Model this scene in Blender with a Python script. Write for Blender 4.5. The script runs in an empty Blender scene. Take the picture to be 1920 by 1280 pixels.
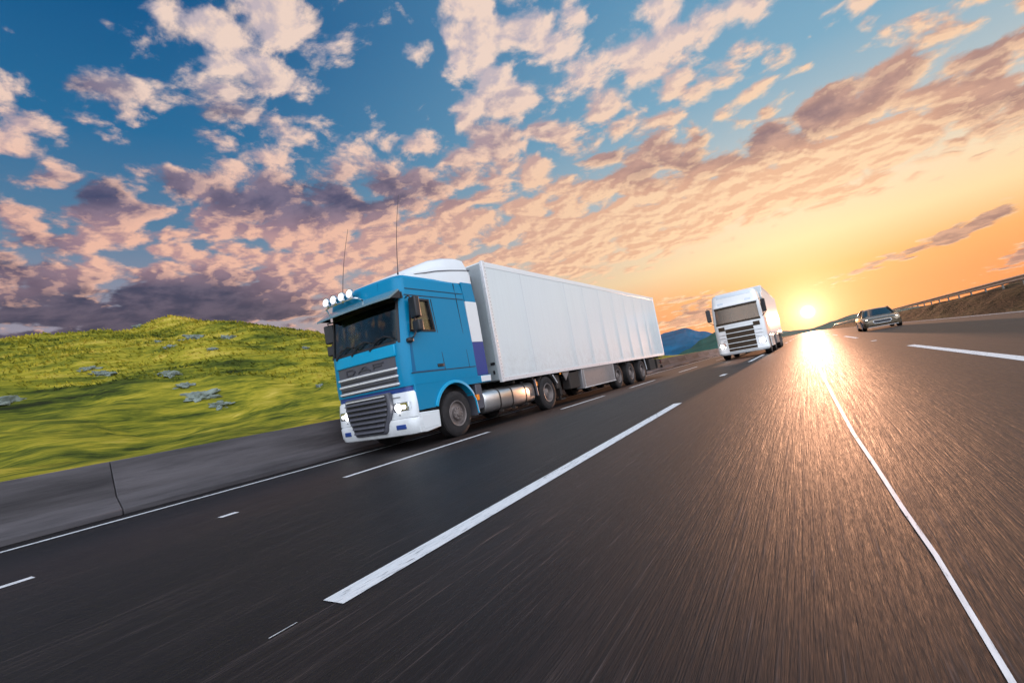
import bpy, bmesh, math, random
import numpy as np
from mathutils import Vector, Matrix, noise
R = math.radians
SC = bpy.context.scene
COL = SC.collection
random.seed(7)
rng = np.random.default_rng(7)

# ------------------------------------------------------------------ camera
cd = bpy.data.cameras.new('camera')
cam = bpy.data.objects.new('camera', cd); COL.objects.link(cam)
fw = Vector((-0.53159596, 0.84204851, 0.09143331))
rt = Vector((0.82359095, 0.53908726, -0.17630335))
up = Vector((0.1977465, 0.0184185, 0.98008014))
m = Matrix((rt, up, -fw)).transposed().to_4x4()
m.translation = (0, 0, 0.942)
cam.matrix_world = m
cd.sensor_width = 36.0
cd.lens = 869.3886 / 1920 * 36
cd.clip_start = 0.05
cd.clip_end = 8000
SC.camera = cam

# ------------------------------------------------------------------ exposure and sampling
SC.view_settings.view_transform = 'Standard'
SC.view_settings.look = 'None'
SC.view_settings.exposure = 0
SC.view_settings.gamma = 1
SC.view_settings.use_curve_mapping = False
SC.render.engine = 'CYCLES'
SC.cycles.use_denoising = True
SC.cycles.max_bounces = 8
SC.cycles.transparent_max_bounces = 12
SC.cycles.sample_clamp_indirect = 6
SC.cycles.sample_clamp_direct = 0
SC.cycles.caustics_reflective = False
SC.cycles.caustics_refractive = False

# ------------------------------------------------------------------ node helper
class NT:
    def __init__(s, tree):
        s.t = tree; s.n = tree.nodes; s.l = tree.links
        s.n.clear()
    def new(s, typ, **kw):
        nd = s.n.new(typ)
        for k, v in kw.items(): setattr(nd, k, v)
        return nd
    def put(s, sock, v):
        if v is None: return
        if isinstance(v, bpy.types.NodeSocket): s.l.new(v, sock)
        else:
            if hasattr(sock.default_value, '__len__'):
                if not hasattr(v, '__len__'): v = (v,) * len(sock.default_value)
                if len(v) == 3 and len(sock.default_value) == 4: v = tuple(v) + (1,)
            sock.default_value = v
    def math(s, op, a, b=None, c=None, clamp=False):
        nd = s.new('ShaderNodeMath', operation=op, use_clamp=clamp)
        s.put(nd.inputs[0], a); s.put(nd.inputs[1], b); s.put(nd.inputs[2], c)
        return nd.outputs[0]
    def vm(s, op, a, b=None, out=0):
        nd = s.new('ShaderNodeVectorMath', operation=op)
        s.put(nd.inputs[0], a)
        if op == 'SCALE': s.put(nd.inputs[3], b)
        else: s.put(nd.inputs[1], b)
        return nd.outputs[out]
    def mix(s, f, a, b, blend='MIX', clamp=False):
        nd = s.new('ShaderNodeMix', data_type='RGBA', blend_type=blend)
        nd.clamp_result = clamp
        s.put(nd.inputs[0], f); s.put(nd.inputs[6], a); s.put(nd.inputs[7], b)
        return nd.outputs[2]
    def ramp(s, f, stops, interp='LINEAR'):
        nd = s.new('ShaderNodeValToRGB'); cr = nd.color_ramp; cr.interpolation = interp
        while len(cr.elements) < len(stops): cr.elements.new(0.5)
        for e, (p, c) in zip(cr.elements, stops):
            e.position = p
            e.color = tuple(c) + (1,) if hasattr(c, '__len__') else (c, c, c, 1)
        s.put(nd.inputs[0], f)
        return nd.outputs[0]
    def mapr(s, v, a, b, c=0.0, d=1.0, smooth=False):
        nd = s.new('ShaderNodeMapRange', interpolation_type='SMOOTHSTEP' if smooth else 'LINEAR')
        for i, x in enumerate((v, a, b, c, d)): s.put(nd.inputs[i], x)
        return nd.outputs[0]
    def noise(s, vec, scale, detail=4, rough=0.55, dist=0.0, out=0):
        nd = s.new('ShaderNodeTexNoise')
        s.put(nd.inputs['Vector'], vec); s.put(nd.inputs['Scale'], scale); s.put(nd.inputs['Detail'], detail)
        s.put(nd.inputs['Roughness'], rough); s.put(nd.inputs['Distortion'], dist)
        return nd.outputs[out]
    def comb(s, x, y, z=0.0):
        nd = s.new('ShaderNodeCombineXYZ')
        s.put(nd.inputs[0], x); s.put(nd.inputs[1], y); s.put(nd.inputs[2], z)
        return nd.outputs[0]
    def sep(s, v):
        nd = s.new('ShaderNodeSeparateXYZ'); s.put(nd.inputs[0], v)
        return nd.outputs

# ------------------------------------------------------------------ sun direction (low over the end of the road)
SUN_EL, SUN_AZ = 2.0, 0.3
sd = Vector((math.sin(R(SUN_AZ)) * math.cos(R(SUN_EL)), math.cos(R(SUN_AZ)) * math.cos(R(SUN_EL)), math.sin(R(SUN_EL))))

# ------------------------------------------------------------------ world: evening sky with broken cloud
world = bpy.data.worlds.new('World'); SC.world = world; world.use_nodes = True
w = NT(world.node_tree)
geo = w.new('ShaderNodeNewGeometry')
D = w.vm('SCALE', geo.outputs['Incoming'], -1.0)
tc = w.new('ShaderNodeTexCoord'); D = tc.outputs['Generated']
dx, dy, dz = w.sep(D)
zc = w.math('MAXIMUM', dz, 0.0)
elv = w.math('MULTIPLY', w.math('ARCSINE', dz), 57.2958)
azi = w.math('MULTIPLY', w.math('ARCTAN2', dx, dy), 57.2958)
sund = w.vm('DOT_PRODUCT', D, tuple(sd), out=1)
theta = w.math('MULTIPLY', w.math('ARCCOSINE', w.math('MINIMUM', sund, 1.0)), 57.2958)
AE = w.comb(azi, elv, 0.0)
# clear sky colours by height, towards and away from the sun
e01 = w.math('DIVIDE', elv, 60.0, clamp=True)
sunside = w.ramp(e01, [(0.0, (.93, .26, .075)), (3/60, (.98, .30, .085)), (6.0/60, (1, .44, .14)), (9.5/60, (1, .74, .40)),
                       (13/60, (.95, .74, .50)), (18/60, (.50, .58, .60)), (27/60, (.20, .42, .58)), (40/60, (.10, .30, .50)), (1.0, (.05, .2, .4))])
leftside = w.ramp(e01, [(0.0, (.42, .26, .26)), (8/60, (.38, .30, .36)), (15/60, (.27, .29, .38)), (21/60, (.10, .22, .36)),
                        (30/60, (.018, .15, .33)), (40/60, (.004, .10, .27)), (1.0, (.01, .08, .2))])
away = w.mapr(azi, 5.0, -72.0, 0.0, 1.0, True)
clear = w.mix(away, sunside, leftside)
def blobs(lst):
    tot = None
    for (a, e, ra, rb, ro, wt) in lst:
        mp = w.new('ShaderNodeMapping', vector_type='TEXTURE')
        w.put(mp.inputs[0], AE)
        mp.inputs['Location'].default_value = (a, e, 0)
        mp.inputs['Rotation'].default_value = (0, 0, R(ro))
        mp.inputs['Scale'].default_value = (ra * 1.5, rb * 1.5, 1)
        g = w.new('ShaderNodeTexGradient', gradient_type='SPHERICAL')
        w.put(g.inputs[0], mp.outputs[0])
        tot = w.math('MULTIPLY_ADD', g.outputs[1], wt * 1.3, tot if tot is not None else 0.0)
    return tot
POS = [(-7.5,31.2,13.2,5.4,174,0.62),(-27.4,37.8,8.4,5.1,177,0.70),(-56.8,40.4,10.8,2.8,-170,0.35),(-50.6,41.3,5.8,2.5,-174,0.30),(-63.4,32.7,10.0,3.1,-168,0.55),(-73.9,33.2,4.8,2.0,-154,0.50),(-78.7,28.0,2.3,1.7,-131,0.40),(-78.8,30.9,1.6,1.1,-130,0.40),(-66.9,23.8,15.7,5.4,-170,0.45),(-52.1,26.3,20.2,6.5,-173,0.35),(-25.0,27.9,17.6,5.6,177,0.35),(-46.9,20.2,26.8,7.1,-175,0.40),(-27.0,18.7,20.1,7.5,-177,0.45),(-72.1,13.1,15.2,3.4,-174,1.15),(-63.2,13.4,6.0,3.3,-170,0.60),(-77.9,18.7,5.5,2.6,-166,0.50),(-52.3,17.0,15.6,5.3,-172,0.35),(3.5,20.5,18.8,4.6,179,0.55),(14.3,17.1,8.3,4.9,-179,0.50),(-8.1,16.4,21.4,5.2,178,0.50),(7.0,15.4,15.4,4.0,-178,0.45),(-18.0,13.6,16.4,3.8,178,0.45),(1.2,14.2,9.4,2.2,176,0.50),(13.3,25.4,4.0,2.0,158,0.40),(13.9,6.5,4.2,0.9,-165,2.2),(6.5,5.2,6.0,0.8,-170,1.9),(15.8,3.0,3.4,0.9,-165,2.0),(-10.3,6.0,6.8,1.1,177,1.5),(-9.5,4.0,5.1,1.2,-180,1.6),(-11.5,3.2,5,1.2,-180,1.2)]
NEG = [(-66,27.5,9,2.0,-168,.55),(-73,28.5,7,1.8,-165,.5),(-75.2,36.2,8.1,3.2,-161,0.75),(-69.2,35.3,7.0,2.4,-167,0.25),(-43.1,33.9,10.1,3.7,-175,0.60),(-5.2,24.0,6.0,3.2,171,0.40),(11.1,24.5,14.7,2.9,162,0.50),(-16.3,29.8,7.1,1.8,172,0.35),(0.9,8.4,19.6,4.4,-174,0.90),(-12.6,9.1,14.8,2.5,-178,0.60),(11.0,6.1,10.7,4.3,-172,0.70),(-70.8,19.1,5.1,1.5,-171,0.20),(-77.5,24.9,4.3,2.5,-163,0.25),(-25.9,24.0,4.1,3.5,172,0.30)]
DARK = [(-63.5,31.8,10.5,2.7,-168,0.45),(-72.1,13.1,13.2,3.2,-174,1.00),(-74.0,32.4,4.6,1.9,-159,0.50),(-60.8,24.8,18.6,3.1,-175,0.38),(3.3,20.6,14.8,2.4,-180,0.60),(-13.9,23.5,8.0,2.8,177,0.40),(17.4,15.9,4.6,3.8,180,0.40),(-46.2,24.3,12.9,2.6,-179,0.50),(-78.9,18.2,3.7,2.1,-164,0.60),(-73.2,24.6,6.9,2.2,-166,0.40),(-56.6,11.4,7.3,2.4,-170,0.50),(-28.2,29.1,11.0,3.3,178,0.25),(13.9,6.5,4.0,0.9,-165,1.0),(6.5,5.2,6.0,0.8,-170,.8),(15.8,3.0,3.4,0.9,-165,.9),(-10.0,4.6,5.1,1.6,-180,.7)]
pos, neg, dark = blobs(POS), blobs(NEG), blobs(DARK)
inv = w.math('DIVIDE', 1.0, w.math('ADD', zc, 0.18))
P = w.comb(w.math('MULTIPLY', dx, inv), w.math('MULTIPLY', dy, inv), 0.0)
warp = w.vm('SUBTRACT', w.noise(P, 3.0, 2, 0.5, out=1), (0.5, 0.5, 0.5))
P = w.vm('ADD', P, w.vm('SCALE', warp, 0.12))
Ps = w.vm('MULTIPLY', P, (1.0, 1.05, 1.0))
def dens(v):
    fn = w.noise(v, 15, 7, 0.60, out=1)
    vv = w.vm('ADD', v, w.vm('SCALE', w.vm('SUBTRACT', fn, (.5, .5, .5)), 0.11))
    vo = w.new('ShaderNodeTexVoronoi', voronoi_dimensions='2D', feature='SMOOTH_F1'); w.put(vo.inputs['Vector'], vv)
    vo.inputs['Scale'].default_value = 9.0; vo.inputs['Smoothness'].default_value = .35; vo.inputs['Randomness'].default_value = 1
    puff = w.math('SUBTRACT', 1.0, vo.outputs['Distance'])
    a = w.noise(v, 10.0, 8, 0.60)
    b = w.noise(v, 3.2, 3, 0.5)
    return w.math('ADD', w.math('MULTIPLY_ADD', b, 0.45, w.math('MULTIPLY', a, 0.50)), w.math('MULTIPLY', w.math('SUBTRACT', puff, .45), .26))
d0 = dens(Ps)
d1 = dens(w.vm('ADD', Ps, (0.004, 0.028, 0.0)))
bias = w.math('SUBTRACT', w.math('MULTIPLY', pos, 0.17), w.math('MULTIPLY', neg, 0.12))
low = w.mapr(elv, 3.0, 12.0, 0.15, 0.0)
cov = w.math('SUBTRACT', w.math('ADD', d0, bias), low)
cm = w.mapr(cov, 0.515, 0.645, 0.0, 1.0, True)
thick = w.mapr(cov, 0.56, 0.78, 0.0, 1.0, True)
lit = w.mapr(w.math('ADD', w.math('SUBTRACT', d0, d1), w.math('MULTIPLY', w.math('SUBTRACT', w.noise(Ps, 28, 5, .6), .5), .07)), -0.05, 0.075, 0.0, 1.0)
near = w.mapr(theta, 10.0, 62.0, 1.0, 0.0, True)
high = w.mapr(elv, 20.0, 36.0, 0.0, 1.0, True)
litc = w.mix(near, (.93, .53, .39), (1.0, .68, .42))
litc = w.mix(high, litc, (.95, .72, .60))
tex = w.mapr(w.noise(Ps, 9, 6, .58), .34, .66, 0.0, 1.0, True)
shc = w.mix(near, w.mix(tex, w.mix(w.mapr(elv, 12.0, 22.0, 0.0, 1.0), (.040, .038, .075), (.055, .060, .135)), w.mix(w.mapr(elv, 12.0, 22.0, 0.0, 1.0), (.11, .085, .125), (.20, .16, .24))), w.mix(tex, (.26, .15, .17), (.58, .33, .26)))
shm = w.mix(near, (.42, .25, .29), (.80, .42, .26))
shm = w.mix(high, shm, (.50, .44, .52))
shade = w.mix(w.math('MULTIPLY', dark, 1.5, clamp=True), shm, shc)
lf = w.math('SUBTRACT', w.math('MULTIPLY_ADD', lit, 1.0, 0.22), w.math('MULTIPLY', w.math('MULTIPLY', dark, 1.5), w.math('ADD', thick, 0.3)), clamp=True)
cc = w.mix(lf, shade, litc)
# low warm light along the horizon catches the undersides of the cloud
sky = w.mix(w.math('MULTIPLY', cm, 0.93), clear, cc)
# aureole round the sun
for (k, s, c) in ((.62, 6.5, (1, .72, .36)), (1.5, 1.5, (1, .84, .5)), (40.0, 0.30, (1, .88, .62)), (.05, 22.0, (1, .5, .2))):
    g = w.math('EXPONENT', w.math('MULTIPLY', w.math('POWER', w.math('DIVIDE', theta, s), 2.0 if s < 1 else 1.15), -1.0))
    sky = w.mix(1.0, sky, w.mix(1.0, (k * c[0], k * c[1], k * c[2]), w.comb(g, g, g), 'MULTIPLY'), 'ADD')
# unseen sky behind and right of the viewer, added bright to light the trucks
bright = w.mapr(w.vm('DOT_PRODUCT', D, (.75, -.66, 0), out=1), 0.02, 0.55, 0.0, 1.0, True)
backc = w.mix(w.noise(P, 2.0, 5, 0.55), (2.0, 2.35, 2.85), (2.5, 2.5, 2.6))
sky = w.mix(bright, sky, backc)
ground = w.mapr(dz, -0.02, 0.0, 0.0, 1.0)
sky = w.mix(ground, (.12, .10, .09), sky)
nish = w.new('ShaderNodeTexSky', sky_type='NISHITA')
nish.sun_disc = False
nish.sun_elevation = R(SUN_EL); nish.sun_rotation = R(SUN_AZ)
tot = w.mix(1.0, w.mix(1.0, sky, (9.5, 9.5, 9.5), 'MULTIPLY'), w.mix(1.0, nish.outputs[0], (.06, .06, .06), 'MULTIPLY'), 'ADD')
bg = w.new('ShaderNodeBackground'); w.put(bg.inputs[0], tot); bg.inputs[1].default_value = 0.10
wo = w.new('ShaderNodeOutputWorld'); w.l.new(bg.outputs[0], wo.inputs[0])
world.cycles.sampling_method = 'MANUAL'
world.cycles.sample_map_resolution = 1024

sun = bpy.data.lights.new('sun', 'SUN'); sun.energy = 4.2; sun.angle = R(0.6); sun.color = (1.0, .50, .29)
so = bpy.data.objects.new('sun', sun); COL.objects.link(so)
so.rotation_euler = (-sd).to_track_quat('-Z', 'Y').to_euler()
so.location = (0, 60, 30)

# ------------------------------------------------------------------ mesh helpers
def rot_pt(p, c, ang):  # rotate (a,b) about c
    s, k = math.sin(ang), math.cos(ang)
    return (c[0] + (p[0]-c[0])*k - (p[1]-c[1])*s, c[1] + (p[0]-c[0])*s + (p[1]-c[1])*k)
class MB:
    def __init__(s): s.v = []; s.f = []; s.m = []; s.mi = 0
    def add(s, vs, fs):
        b = len(s.v); s.v += [tuple(x) for x in vs]
        for f in fs: s.f.append([b + i for i in f]); s.m.append(s.mi)
        return s
    def box(s, x0, x1, y0, y1, z0, z1):
        if x0 > x1: x0, x1 = x1, x0
        return s.hexa([(x0,y0,z0),(x1,y0,z0),(x1,y1,z0),(x0,y1,z0),(x0,y0,z1),(x1,y0,z1),(x1,y1,z1),(x0,y1,z1)])
    def hexa(s, c):
        return s.add(c, [(3,2,1,0),(4,5,6,7),(0,1,5,4),(1,2,6,5),(2,3,7,6),(3,0,4,7)])
    def ext(s, pts, axis, a0, a1):
        """extrude a 2D polygon: axis 'x' -> pts are (y,z); 'y' -> (x,z); 'z' -> (x,y)"""
        def mk(p, a): return {'x': (a, p[0], p[1]), 'y': (p[0], a, p[1]), 'z': (p[0], p[1], a)}[axis]
        n = len(pts)
        vs = [mk(p, a0) for p in pts] + [mk(p, a1) for p in pts]
        fs = [tuple(range(n)), tuple(range(2*n-1, n-1, -1))] + [(i, n+i, n+(i+1) % n, (i+1) % n) for i in range(n)]
        return s.add(vs, fs)
    def loft(s, rings, cap=True, closed=True):
        n = len(rings[0]); vs = [p for r in rings for p in r]; fs = []
        for k in range(len(rings)-1):
            for i in range(n if closed else n-1):
                j = (i+1) % n
                fs.append((k*n+i, k*n+j, (k+1)*n+j, (k+1)*n+i))
        if cap: fs += [tuple(range(n-1, -1, -1)), tuple((len(rings)-1)*n + i for i in range(n))]
        return s.add(vs, fs)
    def lathe(s, prof, c, axis='x', n=48, ang0=0, closed_prof=False):
        """prof: list of (axial, radius)"""
        rings = []
        for (a, r) in prof:
            ring = []
            for i in range(n):
                t = 2*math.pi*i/n + ang0
                u, v = r*math.cos(t), r*math.sin(t)
                ring.append({'x': (c[0]+a, c[1]+u, c[2]+v), 'y': (c[0]+u, c[1]+a, c[2]+v), 'z': (c[0]+u, c[1]+v, c[2]+a)}[axis])
            rings.append(ring)
        return s.loft(rings, cap=not closed_prof)
    def tube(s, path, r, n=8, r2=None):
        path = [Vector(p) for p in path]; rings = []
        for i, p in enumerate(path):
            d = (path[min(i+1, len(path)-1)] - path[max(i-1, 0)]).normalized()
            a = d.orthogonal().normalized() if i == 0 else (a - d*a.dot(d)).normalized()
            b = d.cross(a)
            rr = r if r2 is None else r + (r2-r)*i/(len(path)-1)
            rings.append([tuple(p + (a*math.cos(t) + b*math.sin(t))*rr) for t in [2*math.pi*k/n for k in range(n)]])
        return s.loft(rings)
    def disc(s, c, r, axis='y', n=24, t=0.01):
        return s.lathe([(0, r), (t, r)], c, axis, n)
    def build(s, name, mats, parent=None, smooth=None, bevel=None, seg=2, fix=True):
        me = bpy.data.meshes.new(name); me.from_pydata(s.v, [], s.f)
        if not isinstance(mats, (list, tuple)): mats = [mats]
        for mt in mats: me.materials.append(mt)
        me.polygons.foreach_set('material_index', [min(i, len(mats)-1) for i in s.m])
        me.update()
        if fix:
            bm = bmesh.new(); bm.from_mesh(me)
            bmesh.ops.recalc_face_normals(bm, faces=bm.faces)
            bm.to_mesh(me); bm.free()
        if smooth is not None:
            me.shade_smooth(); me.set_sharp_from_angle(angle=R(smooth))
        o = bpy.data.objects.new(name, me); COL.objects.link(o)
        if parent is not None: o.parent = parent
        if bevel:
            md = o.modifiers.new('bevel', 'BEVEL'); md.width = bevel; md.segments = seg; md.limit_method = 'ANGLE'; md.angle_limit = R(35)
            if smooth is None:
                me.shade_smooth(); me.set_sharp_from_angle(angle=R(30))
            md.harden_normals = False
        return o
def empty(name, loc, rz=0.0, scale=1.0):
    o = bpy.data.objects.new(name, None); COL.objects.link(o)
    o.location = loc; o.rotation_euler = (0, 0, rz); o.scale = (scale,)*3
    o.empty_display_size = 0.3
    return o
def tag(o, label=None, cat=None, group=None, kind=None):
    if label: o['label'] = label
    if cat: o['category'] = cat
    if group: o['group'] = group
    if kind: o['kind'] = kind
    return o
def copy_tree(o, parent=None):
    c = o.copy(); COL.objects.link(c)
    if parent is not None: c.parent = parent
    for ch in list(o.children): copy_tree(ch, c)
    return c
def cut(o, cutters):
    """subtract meshes from o for good, then remove the cutters"""
    for c in cutters:
        c.parent = o.parent
        md = o.modifiers.new('cut', 'BOOLEAN'); md.object = c; md.operation = 'DIFFERENCE'; md.solver = 'EXACT'; md.material_mode = 'TRANSFER'
    bpy.context.view_layer.update()
    dg = bpy.context.evaluated_depsgraph_get()
    me = bpy.data.meshes.new_from_object(o.evaluated_get(dg))
    o.modifiers.clear(); old = o.data; o.data = me; bpy.data.meshes.remove(old)
    for c in cutters: bpy.data.objects.remove(c)
    return o

# ------------------------------------------------------------------ materials
def mat(name, col, rough=0.5, metal=0.0, coat=0.0, spec=0.5, dirt=0.0, dirtcol=(.10,.085,.07), bump=0.0, bscale=40, var=0.0, vscale=3, emis=None, es=0.0, zdirt=None, stretch=(1,1,1)):
    mt = bpy.data.materials.new(name); mt.use_nodes = True; n = NT(mt.node_tree)
    b = n.new('ShaderNodeBsdfPrincipled'); o = n.new('ShaderNodeOutputMaterial'); n.l.new(b.outputs[0], o.inputs[0])
    tcn = n.new('ShaderNodeTexCoord'); v = n.vm('MULTIPLY', tcn.outputs['Object'], stretch)
    c = tuple(col) + (1,)
    src = c
    if var:
        nz = n.noise(v, vscale, 5, 0.6)
        src = n.mix(n.mapr(nz, 0.3, 0.7), tuple(x*(1-var) for x in col), tuple(min(1, x*(1+var)) for x in col))
    if dirt:
        nz = n.noise(v, 5.0, 8, 0.68)
        mk = n.mapr(nz, 0.48, 0.75, 0.0, dirt)
        if zdirt:
            z = n.sep(tcn.outputs['Object'])[2]
            mk = n.math('ADD', mk, n.math('MULTIPLY', n.mapr(z, zdirt[0], zdirt[1], 1.0, 0.0), n.mapr(n.noise(v, 9, 6, .7), 0.3, 0.7, 0.1, zdirt[2])), clamp=True)
        src = n.mix(mk, src, tuple(dirtcol))
        n.put(b.inputs['Roughness'], n.mapr(mk, 0, 1, rough, 0.8))
    else:
        n.put(b.inputs['Roughness'], n.mapr(n.noise(v, 12, 4, .6), 0.3, 0.7, rough*0.85, min(1, rough*1.15)))
    n.put(b.inputs['Base Color'], src)
    b.inputs['Metallic'].default_value = metal
    b.inputs['Coat Weight'].default_value = coat; b.inputs['Coat Roughness'].default_value = 0.04
    b.inputs['Specular IOR Level'].default_value = spec
    if bump:
        bp = n.new('ShaderNodeBump'); bp.inputs['Strength'].default_value = bump; bp.inputs['Distance'].default_value = 0.02
        n.put(bp.inputs['Height'], n.noise(v, bscale, 5, 0.6)); n.put(b.inputs['Normal'], bp.outputs[0])
    if emis:
        b.inputs['Emission Color'].default_value = tuple(emis) + (1,); b.inputs['Emission Strength'].default_value = es
    return mt
def glass(name, tint, refl=(1,1,1), base=0.06):
    mt = bpy.data.materials.new(name); mt.use_nodes = True; n = NT(mt.node_tree)
    tr = n.new('ShaderNodeBsdfTransparent'); tr.inputs[0].default_value = tuple(tint) + (1,)
    gl = n.new('ShaderNodeBsdfGlossy'); gl.inputs[0].default_value = tuple(refl) + (1,); gl.inputs[1].default_value = 0.03
    lw = n.new('ShaderNodeLayerWeight'); lw.inputs[0].default_value = 0.22
    f = n.math('ADD', n.math('MULTIPLY', lw.outputs[0], 0.8), base, clamp=True)
    mx = n.new('ShaderNodeMixShader'); n.put(mx.inputs[0], f); n.l.new(tr.outputs[0], mx.inputs[1]); n.l.new(gl.outputs[0], mx.inputs[2])
    o = n.new('ShaderNodeOutputMaterial'); n.l.new(mx.outputs[0], o.inputs[0])
    return mt
def asphalt():
    mt = bpy.data.materials.new('asphalt'); mt.use_nodes = True; n = NT(mt.node_tree)
    b = n.new('ShaderNodeBsdfPrincipled'); o = n.new('ShaderNodeOutputMaterial'); n.l.new(b.outputs[0], o.inputs[0])
    tcn = n.new('ShaderNodeTexCoord'); v = tcn.outputs['Object']
    fine = n.noise(n.vm('MULTIPLY', v, (1, .022, 1)), 120, 3, 0.6)
    mid = n.noise(n.vm('MULTIPLY', v, (1, .014, 1)), 40, 4, 0.6)
    lane = n.noise(n.vm('MULTIPLY', v, (1, .012, 1)), 1.3, 4, 0.55)
    patch = n.noise(n.vm('MULTIPLY', v, (1, .35, 1)), .35, 4, 0.55)
    g = n.math('ADD', n.math('MULTIPLY', fine, 0.48), n.math('MULTIPLY', mid, 0.52))
    c = n.ramp(n.mapr(g, 0.33, 0.68), [(0, (.003, .003, .0035)), (.45, (.006, .0055, .007)), (.72, (.018, .016, .017)), (1, (.11, .09, .085))])
    c = n.mix(1.0, c, n.ramp(lane, [(.3, (.40, .43, .52)), (.7, (1.35, 1.22, 1.15))]), 'MULTIPLY')
    c = n.mix(1.0, c, n.ramp(patch, [(.35, (.8, .82, .88)), (.65, (1.1, 1.06, 1.02))]), 'MULTIPLY')
    n.put(b.inputs['Base Color'], c)
    n.put(b.inputs['Roughness'], n.mapr(g, 0.3, 0.7, 0.55, 0.75))
    b.inputs['Specular IOR Level'].default_value = 0.22
    b.inputs['Coat Weight'].default_value = .30; n.put(b.inputs['Coat Roughness'], n.mapr(mid, 0.3, 0.7, 0.40, 0.58)); b.inputs['Coat Tint'].default_value = (1, .86, .77, 1)
    bp = n.new('ShaderNodeBump'); bp.inputs['Strength'].default_value = 1.0; bp.inputs['Distance'].default_value = 0.012
    n.put(bp.inputs['Height'], g); n.put(b.inputs['Normal'], bp.outputs[0]); n.put(b.inputs['Coat Normal'], bp.outputs[0])
    return mt
def paintline():
    mt = bpy.data.materials.new('road_paint'); mt.use_nodes = True; n = NT(mt.node_tree)
    b = n.new('ShaderNodeBsdfPrincipled'); o = n.new('ShaderNodeOutputMaterial')
    tcn = n.new('ShaderNodeTexCoord'); v = n.vm('MULTIPLY', tcn.outputs['Object'], (1, .12, 1))
    a = n.noise(v, 60, 5, 0.7); big = n.noise(v, 6, 3, .6)
    n.put(b.inputs['Base Color'], n.mix(n.mapr(a, .35, .65), (.62, .64, .66), (.82, .83, .84)))
    b.inputs['Roughness'].default_value = 0.55
    tr = n.new('ShaderNodeBsdfTransparent'); mx = n.new('ShaderNodeMixShader')
    n.put(mx.inputs[0], n.mapr(n.math('ADD', a, n.math('MULTIPLY', big, .35)), .46, .60, .25, 1.0))
    n.l.new(tr.outputs[0], mx.inputs[1]); n.l.new(b.outputs[0], mx.inputs[2]); n.l.new(mx.outputs[0], o.inputs[0])
    return mt
def grassmat(name, cols, blade=False):
    mt = bpy.data.materials.new(name); mt.use_nodes = True; n = NT(mt.node_tree)
    b = n.new('ShaderNodeBsdfPrincipled'); o = n.new('ShaderNodeOutputMaterial'); n.l.new(b.outputs[0], o.inputs[0])
    tcn = n.new('ShaderNodeTexCoord'); v = tcn.outputs['Object']
    big = n.noise(n.vm('MULTIPLY', v, (1, .42, 1.6)), .20, 6, 0.62, 0.6)
    med = n.noise(n.vm('MULTIPLY', v, (1, .22, 2)), 1.1, 6, 0.62)
    fin = n.noise(n.vm('MULTIPLY', v, (1, .10, 1)), 8, 5, 0.65)
    k = n.math('ADD', n.math('ADD', n.math('MULTIPLY', big, .45), n.math('MULTIPLY', med, .35)), n.math('MULTIPLY', fin, .2))
    k = n.mapr(k, .39, .62)
    n.put(b.inputs['Base Color'], n.ramp(k, cols))
    b.inputs['Roughness'].default_value = 0.9; b.inputs['Specular IOR Level'].default_value = 0.1
    if not blade:
        bp = n.new('ShaderNodeBump'); bp.inputs['Strength'].default_value = 1.0; bp.inputs['Distance'].default_value = 0.22
        n.put(bp.inputs['Height'], n.math('ADD', n.math('MULTIPLY', med, 1.0), n.math('MULTIPLY', fin, .35))); n.put(b.inputs['Normal'], bp.outputs[0])
    return mt
M = {}
M['asphalt'] = asphalt()
M['line'] = paintline()
GC = [(0, (.020, .026, .009)), (.20, (.065, .085, .012)), (.42, (.18, .18, .018)), (.62, (.34, .285, .026)), (1, (.56, .42, .08))]
M['grass'] = grassmat('hill_grass', GC)
M['blade'] = grassmat('grass_blade', GC, True)
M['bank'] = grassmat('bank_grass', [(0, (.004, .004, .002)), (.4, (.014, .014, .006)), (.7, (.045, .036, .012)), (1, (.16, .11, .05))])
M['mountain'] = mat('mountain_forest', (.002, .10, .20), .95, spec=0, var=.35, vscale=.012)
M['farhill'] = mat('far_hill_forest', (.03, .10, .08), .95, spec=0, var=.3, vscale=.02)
M['palehill'] = mat('pale_far_hill', (.11, .15, .12), .95, spec=0, var=.2, vscale=.02)  # paler, greyer green: distance haze put into the hill's base colour
M['concrete'] = mat('barrier_concrete', (.075, .068, .074), .85, var=.5, vscale=3.0, bump=.35, bscale=30, dirt=.9, dirtcol=(.018,.016,.020), stretch=(1,.09,1))
M['rock'] = mat('rock', (.17, .20, .175), .9, var=.45, vscale=2.2, bump=.8, bscale=7)
M['galv'] = mat('galvanised_steel', (.50, .47, .43), .38, metal=.85, dirt=.35, stretch=(1,.2,1))
M['post'] = mat('rail_post_steel', (.22, .20, .18), .55, metal=.6)

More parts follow.
